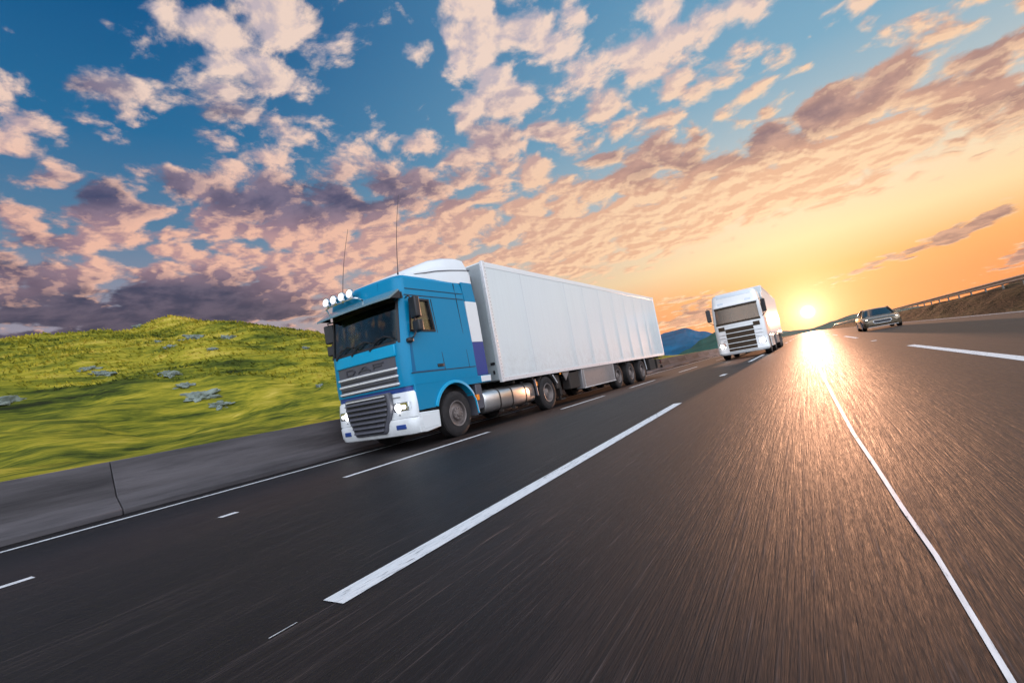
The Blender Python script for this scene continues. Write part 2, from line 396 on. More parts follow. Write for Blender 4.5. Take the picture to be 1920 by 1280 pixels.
# ------------------------------------------------------------------ ground, road, markings
def grid_obj(name, xs, ys, zf, mt, kind='structure', smooth=True):
    nx, ny = len(xs), len(ys)
    vs = [(x, y, zf(x, y)) for y in ys for x in xs]
    fs = [(j*nx+i, j*nx+i+1, (j+1)*nx+i+1, (j+1)*nx+i) for j in range(ny-1) for i in range(nx-1)]
    me = bpy.data.meshes.new(name); me.from_pydata(vs, [], fs); me.materials.append(mt)
    if smooth: me.shade_smooth()
    o = bpy.data.objects.new(name, me); COL.objects.link(o); tag(o, kind=kind)
    return o
def smooth01(t): t = max(0.0, min(1.0, t)); return t*t*(3-2*t)
def lerp_tab(tab, y):
    if y <= tab[0][0]: return tab[0][1]
    for (a, b), (c, d) in zip(tab, tab[1:]):
        if y <= c: return b + (d-b)*smooth01((y-a)/(c-a))
    return tab[-1][1]
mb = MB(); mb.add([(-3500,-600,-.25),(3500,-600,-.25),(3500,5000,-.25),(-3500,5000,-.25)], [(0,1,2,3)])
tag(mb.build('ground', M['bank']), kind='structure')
road = grid_obj('road', [-10.6, -5, 0, 5, 9.9], [-60, -20, 0, 20, 60, 140, 400, 1200, 3000], lambda x, y: 0.0, M['asphalt'])
def strip(mb, pts, wd, z=0.004):
    for p, q in zip(pts, pts[1:]):
        (x0, y0), (x1, y1) = p[:2], q[:2]
        a = (p[2] if len(p) > 2 else wd)/2; b = (q[2] if len(q) > 2 else wd)/2
        mb.add([(x0-a, y0, z), (x0+a, y0, z), (x1+b, y1, z), (x1-b, y1, z)], [(0,1,2,3)])
def marking(name, segs, wd):
    mb = MB()
    for s in segs: strip(mb, s, wd)
    return tag(mb.build(name, M['line'], fix=False), kind='structure')
marking('edge_line', [[(-9.02, -30), (-9.02, 900)]], .13)
marking('edge_line', [[(9.3, -30), (9.3, 900)]], .16)
marking('lane_marking', [[(-6.22, -1.5), (-6.22, 1.16)], [(-6.25, 2.75), (-6.25, 2.95)], [(-6.32, 4.57), (-6.33, 8.4)], [(-6.33, 12.0), (-6.3, 15.3)], [(-6.25, 17.9), (-6.25, 21.4)], [(-6.25, 26), (-6.25, 31)]] + [[(-6.25, y), (-6.25, y+5)] for y in range(38, 300, 12)], .12)
marking('lane_marking', [[(-2.31, 1.5), (-2.42, 9.5)], [(-2.68, 16.7), (-2.68, 17.5)], [(-2.68, 25.3), (-2.68, 34)]] + [[(-2.68, y), (-2.68, y+8)] for y in range(50, 400, 16)], .17)
marking('lane_marking', [[(-2.31, 1.16), (-2.31, 1.3)]], .007)
marking('centre_line', [[(.245, -3, .016), (.243, 1.63, .016), (.235, 2.39, .018), (.21, 2.97, .020), (.185, 3.84, .024), (.145, 4.99, .028), (.10, 7.82, .036), (.02, 15, .055), (-.15, 31, .10), (-.3, 80, .12), (-.4, 600, .12)]], .030)
marking('lane_marking', [[(2.5, 2.0), (2.5, 10), (2.42, 18.1)], [(2.35, 26.3), (2.35, 27.0)], [(2.4, 36), (2.4, 48)]] + [[(2.4, y), (2.4, y+12)] for y in range(60, 400, 24)], .19)

# ------------------------------------------------------------------ left hill terrain
RIDGE = [(-60, 12.0), (0, 12.1), (11, 11.9), (18, 12.9), (22, 14.2), (27, 13.6), (35, 11.8), (45, 12.4), (54, 11), (64, 6), (74, 1.2), (84, 0.02), (220, 0.02)]
def hill(x, y):
    u = max(0.0, -(x + 10.35))
    H = lerp_tab(RIDGE, y + 0.0)
    t = u/54.0
    base = 0.62 + H * (smooth01(t) * .80 + .20*min(1, t)) if t < 1 else 0.62 + H * max(.35, 1 - (t-1)*.35)
    amp = min(1.0, u/14.0) * (min(1, H/12))**1.0
    p = Vector((x*.045, y*.030, 1.7))
    z = base + amp * (noise.fractal(p, 1.0, 2.1, 5) * 1.9 + noise.fractal(Vector((x*.22, y*.13, 4)), 1.0, 2.0, 4) * .75)
    z += min(1, u/3)*min(1, H/6)*noise.fractal(Vector((x*.9, y*.5, 9)), 1.0, 2.0, 3) * .10
    return z
xs = [-10.32 - 0.0] + [-10.32 - 110*(i/170)**1.6 for i in range(1, 171)]
ys = [-50 + 70*(i/110) for i in range(110)] + [20 + 260*(i/190)**1.5 for i in range(191)]
hill_o = grid_obj('hills', xs[::-1], ys, hill, M['grass'])
# grass tufts on the nearer slope, too many to count
def tufts():
    N = 26000
    V = np.zeros((N*3, 3), np.float32)
    k = 0
    for i in range(N):
        d = 68 - 34*random.random()**2.2
        a = R(random.uniform(-84, -38))
        x, y = math.sin(a)*d, math.cos(a)*d
        if x > -18: x = -18 - random.random()*30
        z = hill(x, y); h = random.uniform(.05, .16)*(.8 + d/60); wd = random.uniform(.03, .09)*(.8 + d/40)
        t = random.uniform(0, 6.283); ux, uy = math.cos(t)*wd, math.sin(t)*wd
        V[3*i] = (x-ux, y-uy, z-.03); V[3*i+1] = (x+ux, y+uy, z-.03); V[3*i+2] = (x+random.uniform(-.1, .1), y+random.uniform(-.25, .1), z+h)
    me = bpy.data.meshes.new('grass'); me.vertices.add(N*3); me.vertices.foreach_set('co', V.ravel())
    me.loops.add(N*3); me.loops.foreach_set('vertex_index', np.arange(N*3, dtype=np.int32))
    me.polygons.add(N); me.polygons.foreach_set('loop_start', np.arange(0, N*3, 3, dtype=np.int32)); me.polygons.foreach_set('loop_total', np.full(N, 3, dtype=np.int32))
    me.update(); me.materials.append(M['blade'])
    o = bpy.data.objects.new('grass', me); COL.objects.link(o); tag(o, kind='stuff')
tufts()

# ------------------------------------------------------------------ right bank and far land
def bank(x, y):
    t = (x - 9.6)/2.9
    if t < 1: z = -.02 + 1.47*smooth01(t)
    else:
        z = 1.45 + min(1, (x-12.5)/8) * lerp_tab([(0, 2.1), (40, 1.9), (56, 1.4), (72, .4), (110, .1), (200, 0)], y)
    k = min(1, max(0, (x-9.7)/1.5))
    return z + k*(noise.fractal(Vector((x*.5, y*.12, 3)), 1, 2, 4)*.13 + noise.fractal(Vector((x*2, y*.6, 8)), 1, 2, 3)*.05)
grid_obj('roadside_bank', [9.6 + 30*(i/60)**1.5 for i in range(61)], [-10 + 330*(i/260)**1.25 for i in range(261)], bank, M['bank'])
def ridge_mesh(name, dist, prof, mt, depth=260, nz=22):
    """prof: list of (azimuth deg, elevation deg) of the skyline seen from the road; a real sloping ridge at its own distance"""
    azs = []; a = prof[0][0]
    while a <= prof[-1][0]: azs.append(a); a += .12
    vs = []; 
    for az in azs:
        h = .94 + dist*math.tan(R(lerp_tab(prof, az)))
        for k in range(nz+1):
            t = k/nz
            d = dist - depth*(1-t)*.8 if t <= 1 else dist
            z = -1 + (h+1)*smooth01(t)
            x, y = math.sin(R(az))*d, math.cos(R(az))*d
            z += (noise.fractal(Vector((x*.012, y*.012, 2)), 1, 2, 5)*dist*.006)*math.sin(min(1, t)*math.pi)**.5 + noise.fractal(Vector((x*.05, y*.05, 2)), 1, 2, 4)*dist*.0006
            vs.append((x, y, z))
        # back slope
        d = dist + depth; vs.append((math.sin(R(az))*d, math.cos(R(az))*d, -1))
    n = nz+2
    fs = [(i*n+k, (i+1)*n+k, (i+1)*n+k+1, i*n+k+1) for i in range(len(azs)-1) for k in range(n-1)]
    me = bpy.data.meshes.new(name); me.from_pydata(vs, [], fs); me.materials.append(mt); me.shade_smooth()
    o = bpy.data.objects.new(name, me); COL.objects.link(o); tag(o, kind='structure'); return o
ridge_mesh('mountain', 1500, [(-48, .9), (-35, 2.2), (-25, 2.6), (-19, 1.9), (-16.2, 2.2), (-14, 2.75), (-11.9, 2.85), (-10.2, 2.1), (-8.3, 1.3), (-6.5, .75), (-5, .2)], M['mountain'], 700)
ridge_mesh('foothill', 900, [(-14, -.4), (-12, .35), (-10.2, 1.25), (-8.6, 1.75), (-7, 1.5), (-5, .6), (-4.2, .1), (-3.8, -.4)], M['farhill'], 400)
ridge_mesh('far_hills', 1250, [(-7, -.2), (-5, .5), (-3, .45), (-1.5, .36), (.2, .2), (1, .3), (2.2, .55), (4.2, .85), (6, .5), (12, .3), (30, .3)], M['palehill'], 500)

# ------------------------------------------------------------------ concrete barrier: cast sections set end to end
def barrier_section():
    pr = [(-9.62, 0), (-9.62, .09), (-9.84, .30), (-10.0, .87), (-10.2, .87), (-10.36, .30), (-10.5, .09), (-10.5, 0)]
    mb = MB(); mb.ext(pr, 'y', 0.006, 5.994)
    return mb.build('concrete_barrier', M['concrete'], bevel=.012)
first = None
BAR = [(-9.35 + 6*k) for k in range(36)]
for k, y in enumerate(BAR):
    if first is None: first = o = barrier_section()
    else: o = first.copy(); COL.objects.link(o)
    o.location = (0, y + .2, 0)
    lab = {1: 'dark concrete barrier section at the left edge of the photo, before the first joint', 2: 'long dark concrete barrier section between the first joint and the blue truck cab',
           3: 'concrete barrier section hidden mostly behind the blue truck cab'}.get(k, 'concrete barrier section farther along the row, behind the trucks and beyond')
    tag(o, lab, 'barrier', 'concrete barrier sections along the left road edge')
BARRIERS_END = BAR[-1] + 6.2

# ------------------------------------------------------------------ guard rail on the right bank
gr = empty('guard_rail', (12.5, 20, 0))
tag(gr, 'long galvanised steel guard rail on the brown bank right of the road', 'guard rail')
prof = [(-.02, 2.17), (.035, 2.12), (.035, 2.07), (-.03, 2.0), (-.03, 1.96), (.035, 1.89), (.035, 1.84), (-.02, 1.79), (-.04, 1.79), (.01, 1.85), (.01, 1.88), (-.055, 1.95), (-.055, 2.01), (.01, 2.08), (.01, 2.11), (-.04, 2.17)]
mb = MB(); mb.ext([(-a, b) for a, b in prof], 'y', 0, 300); mb.build('rail_beam', M['galv'], gr, smooth=40)
pm = None
for k in range(60):
    if pm is None:
        q = MB(); q.box(.04, .15, -.05, .05, 1.0, 2.12); pm = o = q.build('post', M['post'], gr, bevel=.008)
    else: o = pm.copy(); COL.objects.link(o); o.parent = gr
    o.location = (0, 1.0 + 4*k, 0)

# ------------------------------------------------------------------ rock outcrops on the green hill
ROCKS = [(-58.2, 20.3, 1.7, 'small rock crowning the peak of the green hill'), (-42.7, 18.8, 2.6, 'largest pale rock outcrop on the hill, just below and right of the peak'), (-38.9, 19.3, 1.4, 'flat grey rock beside the largest outcrop, on its truck side'),
         (-38.9, 15.3, 1.1, 'small grey rock in the grass below the largest outcrop'), (-37.6, 10.2, 1.2, 'upper rock of the pair at mid slope, left part of the hill'), (-35.4, 10.3, 1.6, 'lower wider rock of the pair at mid slope, left part of the hill'),
         (-33.0, 12.7, 1.6, 'topmost stone of the scattered outcrop in the middle of the slope'), (-30.8, 12.6, 1.3, 'middle stone of the scattered outcrop in the middle of the slope'), (-29.4, 12.6, 2.2, 'widest low stone of the scattered outcrop in the middle of the slope'),
         (-28.3, 13.1, 1.4, 'lowest stone of the scattered outcrop in the middle of the slope'), (-32.5, 5.6, 1.7, 'lone pale rock at the far left edge of the hill'), (-28.1, 19.5, 1.0, 'lone small rock in the grass close to the blue truck cab'),
         (-35.3, 16.4, .9, 'tiny rock in open grass between the largest outcrop and the mid slope'), (-44.2, 16.5, .9, 'tiny rock on the grass left of the largest outcrop'), (-34.1, 22.8, .8, 'small rock high on the grass toward the blue truck')]
for i, (x, y, wd, lab) in enumerate(ROCKS):
    bm = bmesh.new()
    bmesh.ops.create_icosphere(bm, subdivisions=4, radius=1.0)
    for v in bm.verts:
        p = v.co.copy()
        k = 1 + noise.fractal(p*2.1 + Vector((i*7.1, 0, 0)), 1, 2, 4)*.55
        cell = noise.cell(p*2.2 + Vector((i*3.3, 1, 0)))
        k *= .9 + .2*cell
        v.co = Vector((p.x*wd*.27*k, p.y*wd*.46*k, p.z*wd*.18*k))
    me = bpy.data.meshes.new('rock_outcrop'); bm.to_mesh(me); bm.free(); me.materials.append(M['rock'])
    o = bpy.data.objects.new('rock_outcrop', me); COL.objects.link(o)
    o.location = (x, y, hill(x, y) - wd*.07); o.rotation_euler = (0, R(18), random.uniform(-.4, .4))
    tag(o, lab, 'rock', 'rocks scattered on the green hill')

# ------------------------------------------------------------------ vehicle materials
M['blue'] = mat('blue_paint', (.000, .225, .42), .34, coat=.10, spec=.22, dirt=.05, dirtcol=(.10,.28,.38), zdirt=(.7, 1.3, .2))
M['bluelight'] = mat('light_blue_paint', (.002, .33, .58), .36, coat=.10, spec=.25, dirt=.06, dirtcol=(.2,.35,.42))
M['bluedeep'] = mat('deep_blue_paint', (.000, .14, .30), .34, coat=.1, spec=.25)
M['indigo'] = mat('indigo_paint', (.018, .055, .25), .35, coat=.1, dirt=.1, dirtcol=(.10,.13,.25))
M['white'] = mat('white_paint', (.80, .82, .84), .35, coat=.5, dirt=.22, dirtcol=(.50,.49,.47), zdirt=(.25, .95, .5))
M['cleanwhite'] = mat('clean_white_paint', (.80, .81, .82), .35, coat=.4, dirt=.12, dirtcol=(.6,.6,.6))
M['black'] = mat('black_plastic', (.018, .018, .022), .5, dirt=.25, dirtcol=(.07,.065,.06))
M['grey'] = mat('grey_plastic', (.085, .085, .105), .5, dirt=.25, dirtcol=(.12,.11,.10))
M['chassis'] = mat('chassis_steel', (.022, .017, .016), .6, dirt=.5, dirtcol=(.075,.055,.045))
M['rubber'] = mat('tyre_rubber', (.024, .021, .022), .8, dirt=.5, dirtcol=(.07,.058,.052), spec=.3)
M['rim'] = mat('dirty_rim_steel', (.24, .20, .19), .5, metal=.5, dirt=.7, dirtcol=(.09,.07,.065))
M['chrome'] = mat('polished_metal', (.80, .81, .83), .16, metal=1)
M['tank'] = mat('brushed_aluminium', (.72, .70, .70), .30, metal=.95, dirt=.25, dirtcol=(.35,.32,.30), stretch=(1,.3,1))
M['silver'] = mat('silver_trim', (.78, .78, .80), .3, metal=.2, coat=.3)
M['letter'] = mat('letter_grey', (.05, .05, .065), .5)
M['interior'] = mat('cab_interior', (.06, .058, .065), .8)
M['seat'] = mat('seat_fabric', (.09, .07, .07), .9)
M['curtain'] = mat('grey_curtain', (.5, .52, .55), .9)
M['winglass'] = glass('windscreen_glass', (.34, .43, .46), (.8, .95, 1), base=.045)
M['sideglass'] = glass('side_glass', (.74, .78, .78), base=.06)
M['lens'] = glass('lamp_lens', (.9, .93, .95), base=.15)
M['lampglow'] = mat('lit_lamp', (1, 1, 1), .3, emis=(1, .98, .93), es=14)
M['lampsoft'] = mat('lit_lamp_soft', (1, 1, 1), .3, emis=(1, .97, .93), es=3.2)
M['lampdim'] = mat('lamp_glass', (.75, .8, .85), .12, coat=1, emis=(1, .97, .93), es=.35)
M['amber'] = mat('amber_lens', (.75, .20, .02), .25, coat=.6, emis=(1, .35, .03), es=.25)
M['red'] = mat('red_lens', (.5, .02, .015), .25, coat=.6)
M['visor'] = mat('pale_visor', (.14, .23, .27), .2, coat=.6)
M['paper'] = mat('paper_card', (.55, .50, .50), .7)
M['box'] = mat('grey_side_box', (.27, .255, .26), .42, metal=.35, dirt=.3, dirtcol=(.2,.17,.16))

def panel_mat():
    """trailer skin: white insulated panels with slight waviness, seams are geometry"""
    mt = mat('trailer_panel', (.79, .81, .83), .38, coat=.12)
    n = mt.node_tree; b = n.nodes['Principled BSDF'] if 'Principled BSDF' in n.nodes else [x for x in n.nodes if x.type == 'BSDF_PRINCIPLED'][0]
    h = NT.__new__(NT); h.t = n; h.n = n.nodes; h.l = n.links
    tcn = h.new('ShaderNodeTexCoord'); v = tcn.outputs['Object']
    z = h.sep(v)[2]; y = h.sep(v)[1]
    streak = h.noise(h.vm('MULTIPLY', v, (1, 5, .25)), 1.6, 6, .65)
    cloud = h.noise(h.vm('MULTIPLY', v, (1, .5, 1)), .8, 5, .6)
    spl = h.math('MULTIPLY', h.mapr(z, 1.1, 2.2, 1, 0), h.mapr(h.noise(v, 6, 7, .7), .4, .75, 0, .55))
    c = h.mix(h.mapr(streak, .45, .75, 0, .35), (.72, .765, .77), (.61, .64, .65))
    c = h.mix(h.mapr(cloud, .4, .7, 0, .25), c, (.70, .73, .78))
    c = h.mix(spl, c, (.45, .42, .40))
    for l in list(b.inputs['Base Color'].links): n.links.remove(l)
    h.put(b.inputs['Base Color'], c)
    wv = h.new('ShaderNodeTexWave', wave_type='BANDS', bands_direction='Y'); h.put(wv.inputs[0], v)
    wv.inputs['Scale'].default_value = .19; wv.inputs['Distortion'].default_value = .6; wv.inputs['Detail'].default_value = 1
    bp = h.new('ShaderNodeBump'); bp.inputs['Strength'].default_value = .025; bp.inputs['Distance'].default_value = .02
    h.put(bp.inputs['Height'], wv.outputs['Fac'] if 'Fac' in wv.outputs else wv.outputs[1]); h.put(b.inputs['Normal'], bp.outputs[0])
    return mt
M['trailer'] = panel_mat()

# ------------------------------------------------------------------ wheels
def make_wheel(parent, kind, r=.52, wd=.30, loc=(0, 0, 0), side=1, name='wheel'):
    """axis along x, outer face towards +x; kind: steer, drive, trailer, car"""
    rr = r/.52
    root = empty(name, loc, 0 if side > 0 else math.pi); root.parent = parent
    h = wd/2
    ri = .285*rr
    t = MB()
    pr = [(-h*.95, ri), (-h, ri+.05*rr), (-h, r-.07*rr), (-h*.82, r-.018*rr)]
    for g in range(4):
        a = -h*.78 + g*h*.39
        pr += [(a, r), (a+h*.30, r), (a+h*.31, r-.016*rr), (a+h*.385, r-.016*rr)]
    pr += [(h*.82, r-.018*rr), (h, r-.07*rr), (h*1.03, r-.11*rr), (h*1.0, ri+.05*rr), (h*.95, ri)]
    t.lathe(pr, (0, 0, 0), 'x', 56, closed_prof=True)
    t.build('tyre', M['rubber'], root, smooth=35)
    q = MB()
    if kind == 'steer':
        q.lathe([(h*.96, ri+.012), (h*1.02, ri+.004), (h*.96, ri-.018), (h*.55, ri-.03), (h*.50, ri-.10), (h*.62, .15*rr), (h*.95, .145*rr), (h*1.05, .10*rr), (h*1.05, .075*rr), (h*1.18, .065*rr), (h*1.22, .005)], (0, 0, 0), 'x', 48, closed_prof=True)
        for k in range(10):
            t_ = 2*math.pi*k/10
            q.lathe([(h*.55, .018), (h*1.12, .017), (h*1.16, .008)], (0, .125*rr*math.cos(t_), .125*rr*math.sin(t_)), 'x', 8)
        for k in range(10):
            t_ = 2*math.pi*(k+.5)/10
    elif kind == 'car':
        q.lathe([(h*.96, ri+.03), (h*1.0, ri+.01), (h*.3, ri), (h*.2, .01)], (0, 0, 0), 'x', 32, closed_prof=True)
        for k in range(7):
            t_ = 2*math.pi*k/7; c, s_ = math.cos(t_), math.sin(t_)
            q.tube([(h*.8, .05*c, .05*s_), (h*.88, ri*c, ri*s_)], .028)
        q.lathe([(h*.5, .07), (h*.95, .06), (h*1.0, .02)], (0, 0, 0), 'x', 16)
    else:
        inn = -.02 if kind == 'drive' else h*.15
        q.lathe([(h*.96, ri+.012), (h*1.02, ri+.004), (h*.96, ri-.02), (h*.2, ri-.04), (inn, ri-.07), (inn, .17*rr), (inn+.03, .15*rr), (inn+.10, .14*rr), (inn+.12, .10*rr), (inn+.14, .01)], (0, 0, 0), 'x', 48, closed_prof=True)
        for k in range(10):
            t_ = 2*math.pi*k/10
            q.lathe([(inn, .018), (inn+.05, .016)], (0, .20*rr*math.cos(t_), .20*rr*math.sin(t_)), 'x', 8)
    q.build('rim', M['rim'] if kind != 'car' else M['silver'], root, smooth=35)
    if kind in ('drive', 'trailer'):
        q = MB()
        q.lathe([(-h-.02, ri), (-h*1.0-.30, ri), ], (0, 0, 0), 'x', 32)
        q.build('axle_drum', M['chassis'], root, smooth=35)
    return root

# outline of a rounded-front body at one height; front is -y
def sec(z, w, f, b, rx=.28, ry=.19, bulge=.05, nc=7, nf=8):
    pts = [(w, b)]
    for k in range(nc+1):
        t = (math.pi/2)*k/nc
        pts.append((w - rx + rx*math.cos(t), f + ry - ry*math.sin(t)))
    xr = w - rx
    for k in range(1, nf):
        x = xr - 2*xr*k/nf
        pts.append((x, f - bulge*(1-(x/xr)**2)))
    for k in range(nc+1):
        t = (math.pi/2)*(1-k/nc)
        pts.append((-(w - rx + rx*math.cos(t)), f + ry - ry*math.sin(t)))
    pts.append((-w, b))
    return [(x, y, z) for x, y in pts]
def front_y(x, w, f, rx=.28, ry=.19, bulge=.05):
    xr = w-rx; x = abs(x)
    if x <= xr: return f - bulge*(1-(x/xr)**2)
    return f + ry - ry*math.sqrt(max(0, 1-((x-xr)/rx)**2))
def strip_front(mb, x0, x1, z0, z1, w, f0, f1=None, out=.01, inn=.02, n=16, **kw):
    """a band that follows the curved front from x0 to x1, standing `out` proud"""
    f1 = f0 if f1 is None else f1
    rings = []
    for k in range(n+1):
        x = x0 + (x1-x0)*k/n
        ya, yb = front_y(x, w, f0, **kw), front_y(x, w, f1, **kw)
        rings.append([(x, ya-out, z0), (x, yb-out, z1), (x, yb+inn, z1), (x, ya+inn, z0)])
    mb.loft(rings)
    return mb

# ================================================================== the blue truck
def make_blue_truck(loc):
    T = empty('truck', loc)
    tag(T, 'large articulated truck with blue cab and long white box trailer, nearest vehicle on the left', 'truck')
    W = 1.25
    CAB = [(1.30, 1.25, .00, 2.33), (1.56, 1.252, -.01, 2.33), (2.24, 1.25, .0, 2.33), (3.22, 1.225, .13, 2.31), (3.30, 1.23, .12, 2.31), (3.40, 1.225, .13, 2.31), (3.66, 1.20, .17, 2.28), (3.73, 1.14, .24, 2.22), (3.75, 1.02, .36, 2.1)]
    def cab_f(z):
        for (a, b) in zip(CAB, CAB[1:]):
            if z <= b[0]:
                t = (z-a[0])/(b[0]-a[0]); return a[2]+(b[2]-a[2])*t, a[1]+(b[1]-a[1])*t
        return CAB[-1][2], CAB[-1][1]
    outer = MB(); outer.loft([sec(*c) for c in CAB])
    cab = outer.build('cab', M['blue'], T)
    inner = MB(); inner.loft([sec(z, w_-.05, f+.06, b-.05, rx=.21, ry=.13) for (z, w_, f, b) in [(1.40, 1.25, 0, 2.33), (2.24, 1.25, 0, 2.33), (3.22, 1.225, .13, 2.31), (3.62, 1.2, .16, 2.28)]])
    c1 = inner.build('c', M['interior'])
    c2 = MB(); c2.hexa([(-1.12, -.5, 2.27), (1.12, -.5, 2.27), (1.12, .115, 2.27), (-1.12, .115, 2.27), (-1.10, -.5, 3.16), (1.10, -.5, 3.16), (1.10, .235, 3.16), (-1.10, .235, 3.16)]); c2 = c2.build('c', M['black'])
    sw = [(.26, 2.46), (.40, 3.17), (.96, 3.17), (1.03, 2.46)]
    c3 = MB(); c3.ext(sw, 'x', -2, 2); c3 = c3.build('c', M['interior'])
    cab.data.materials.append(M['interior'])
    cut(cab, [c1, c2, c3])
    cab.data.shade_smooth(); cab.data.set_sharp_from_angle(angle=R(32))
    # windscreen follows the curved front
    def curved_panel(name, mt, x0, x1, z0, z1, out, th, n=20, nz=6, parent=T, ins=0):
        mb = MB(); gr = []
        for j in range(nz+1):
            z = z0 + (z1-z0)*j/nz; f, w_ = cab_f(z)
            gr.append([(x0+(x1-x0)*i/n, front_y(x0+(x1-x0)*i/n, w_, f)-out, z) for i in range(n+1)])
        nn = n+1
        vs = [p for r_ in gr for p in r_] + [(p[0], p[1]+th, p[2]) for r_ in gr for p in r_]
        o_ = nn*(nz+1); fs = []
        for j in range(nz):
            for i in range(n):
                a = j*nn+i; fs += [(a, a+1, a+nn+1, a+nn), (o_+a, o_+a+nn, o_+a+nn+1, o_+a+1)]
        for i in range(n):
            fs += [(i, o_+i, o_+i+1, i+1), (nz*nn+i, nz*nn+i+1, o_+nz*nn+i+1, o_+nz*nn+i)]
        for j in range(nz):
            a = j*nn; fs += [(a, a+nn, o_+a+nn, o_+a), (a+n, o_+a+n, o_+a+n+nn, a+n+nn)]
        mb.add(vs, fs)
        return mb.build(name, mt, parent, smooth=40)
    ws = curved_panel('windscreen', M['winglass'], -1.10, 1.10, 2.272, 3.158, -.012, .008)
    # rubber surround
    q = MB()
    for (z0, z1) in ((2.235, 2.285), (3.145, 3.19)):
        f, w_ = cab_f(z0); f1, w1 = cab_f(z1)
        strip_front(q, -1.13, 1.13, z0, z1, w_, f, f1, out=.006, inn=.03)
    for s in (1, -1):
        q.hexa([(s*1.13, front_y(1.13, 1.25, 0)-.012, 2.24), (s*1.075, front_y(1.075, 1.25, 0)-.008, 2.24), (s*1.075, .05, 2.24), (s*1.13, .12, 2.24),
                (s*1.12, front_y(1.12, 1.23, .125)-.012, 3.17), (s*1.065, front_y(1.065, 1.23, .125)-.008, 3.17), (s*1.065, .2, 3.17), (s*1.12, .24, 3.17)])
    q.build('windscreen_seal', M['black'], T)
    for s in (1, -1):
        x0, x1 = s*1.19, s*1.205
        q = MB(); q.ext(sw, 'x', x0, x1); sg = q.build('side_window', M['sideglass'], T)
        q = MB()
        def bar(a, b, t=.022, xo=1.255):
            d = Vector((b[0]-a[0], b[1]-a[1])).normalized(); nrm = Vector((-d.y, d.x))*t
            q.ext([(a[0]-nrm.x-d.x*t, a[1]-nrm.y-d.y*t), (b[0]-nrm.x+d.x*t, b[1]-nrm.y+d.y*t), (b[0]+nrm.x+d.x*t, b[1]+nrm.y+d.y*t), (a[0]+nrm.x-d.x*t, a[1]+nrm.y-d.y*t)], 'x', s*1.17, s*xo)
        for a, b, xo in zip(sw, sw[1:]+sw[:1], (1.256, 1.249, 1.257, 1.259)): bar(a, b, xo=xo)
        bar((.50, 2.46), (.55, 3.17), .018, 1.235)
        q.build('window_frame', M['black'], sg)
        # door with its shut lines as a proud skin
        q = MB()
        fr = 1.2545
        q.ext([(.13, 1.56), (.20, 2.46), (.235, 2.46), (.235, 1.585), (1.16, 1.585), (1.16, 1.56)], 'x', s*1.245, s*fr)
        door = q.build('door', M['bluedeep'], T)
        q = MB(); q.box(s*1.24, s*1.275, .93, 1.13, 1.63, 1.70); q.build('handle', M['black'], door, bevel=.012)
        q = MB()
        q.box(s*1.24, s*1.259, .10, 2.30, 1.545, 1.562)
        for (ya, yb) in ((1.06, 1.25),): q.hexa([(s*1.2, ya+.10, 1.56), (s*1.2555, ya+.10, 1.56), (s*1.2555, ya+.118, 1.56), (s*1.2, ya+.118, 1.56), (s*1.18, ya, 3.2), (s*1.2365, ya, 3.2), (s*1.2365, ya+.016, 3.2), (s*1.18, ya+.016, 3.2)])
        q.hexa([(s*1.2, 2.06, 1.56), (s*1.2555, 2.06, 1.56), (s*1.2555, 2.072, 1.56), (s*1.2, 2.072, 1.56), (s*1.18, 2.0, 3.4), (s*1.235, 2.0, 3.4), (s*1.235, 2.012, 3.4), (s*1.18, 2.012, 3.4)])
        q.box(s*1.2, s*1.2375, .26, 2.28, 3.255, 3.268); q.box(s*1.2, s*1.236, .30, 2.28, 3.40, 3.412)
        q.box(s*1.2, s*1.2225, 2.0, 2.01, 3.41, 3.66)
        q.build('shut_line', M['black'], T)
        # lower side: step panel with wheel opening
        pts = [(.135, .76), (.135, 1.315)] + [(2.9, 1.315), (2.86, 1.13), (1.75, 1.13)]
        a0 = math.atan2(1.13-.52, 1.75-1.38); rr_ = math.hypot(1.13-.52, 1.75-1.38)
        for k in range(15):
            t = a0 + (math.pi*.885 - a0)*k/14
            pts.append((1.38 + rr_*math.cos(t), .52 + rr_*math.sin(t)))
        pts.append((1.38-rr_*.95, .76))
        q = MB(); q.ext(pts, 'x', s*1.10, s*1.246)
        q.build('step_panel', M['blue'], T, bevel=.012)
        q = MB(); rings = []
        for k in range(19):
            t = R(28) + (R(160)-R(28))*k/18; c, sn = math.cos(t), math.sin(t)
            rings.append([(s*1.09, 1.38+.70*c, .52+.70*sn), (s*1.285, 1.38+.70*c, .52+.70*sn), (s*1.275, 1.38+.775*c, .52+.775*sn), (s*1.09, 1.38+.775*c, .52+.775*sn)])
        q.loft(rings); q.build('wheel_arch', M['bluelight'], T, smooth=30, bevel=.01)
        q = MB(); rings = []
        for k in range(12):
            t = R(42) - (R(42)+R(12))*k/11; c, sn = math.cos(t), math.sin(t)
            rings.append([(s*.80, 1.38+.70*c, .52+.70*sn), (s*1.25, 1.38+.70*c, .52+.70*sn), (s*1.25, 1.38+.735*c, .52+.735*sn), (s*.80, 1.38+.735*c, .52+.735*sn)])
        q.loft(rings); mg = q.build('mudguard', M['grey'], T, smooth=30)
        q = MB(); q.tube([(s*1.262, 1.93, 1.0), (s*1.262, 2.08, .75), (s*1.262, 2.12, .42)], .022); q.build('stay', M['bluelight'], mg)
        q = MB(); q.box(s*1.16, s*1.262, 2.17, 2.25, .72, .86); q.build('marker_lamp', M['amber'], T, bevel=.012)
        # white lower corner
        q = MB(); q.ext([(.10, .31), (.10, .72), (.66, .70), (.755, .70), (.74, .33), (.30, .29)], 'x', s*1.0, s*1.252); st = q.build('lower_step', M['white'], T, bevel=.018)
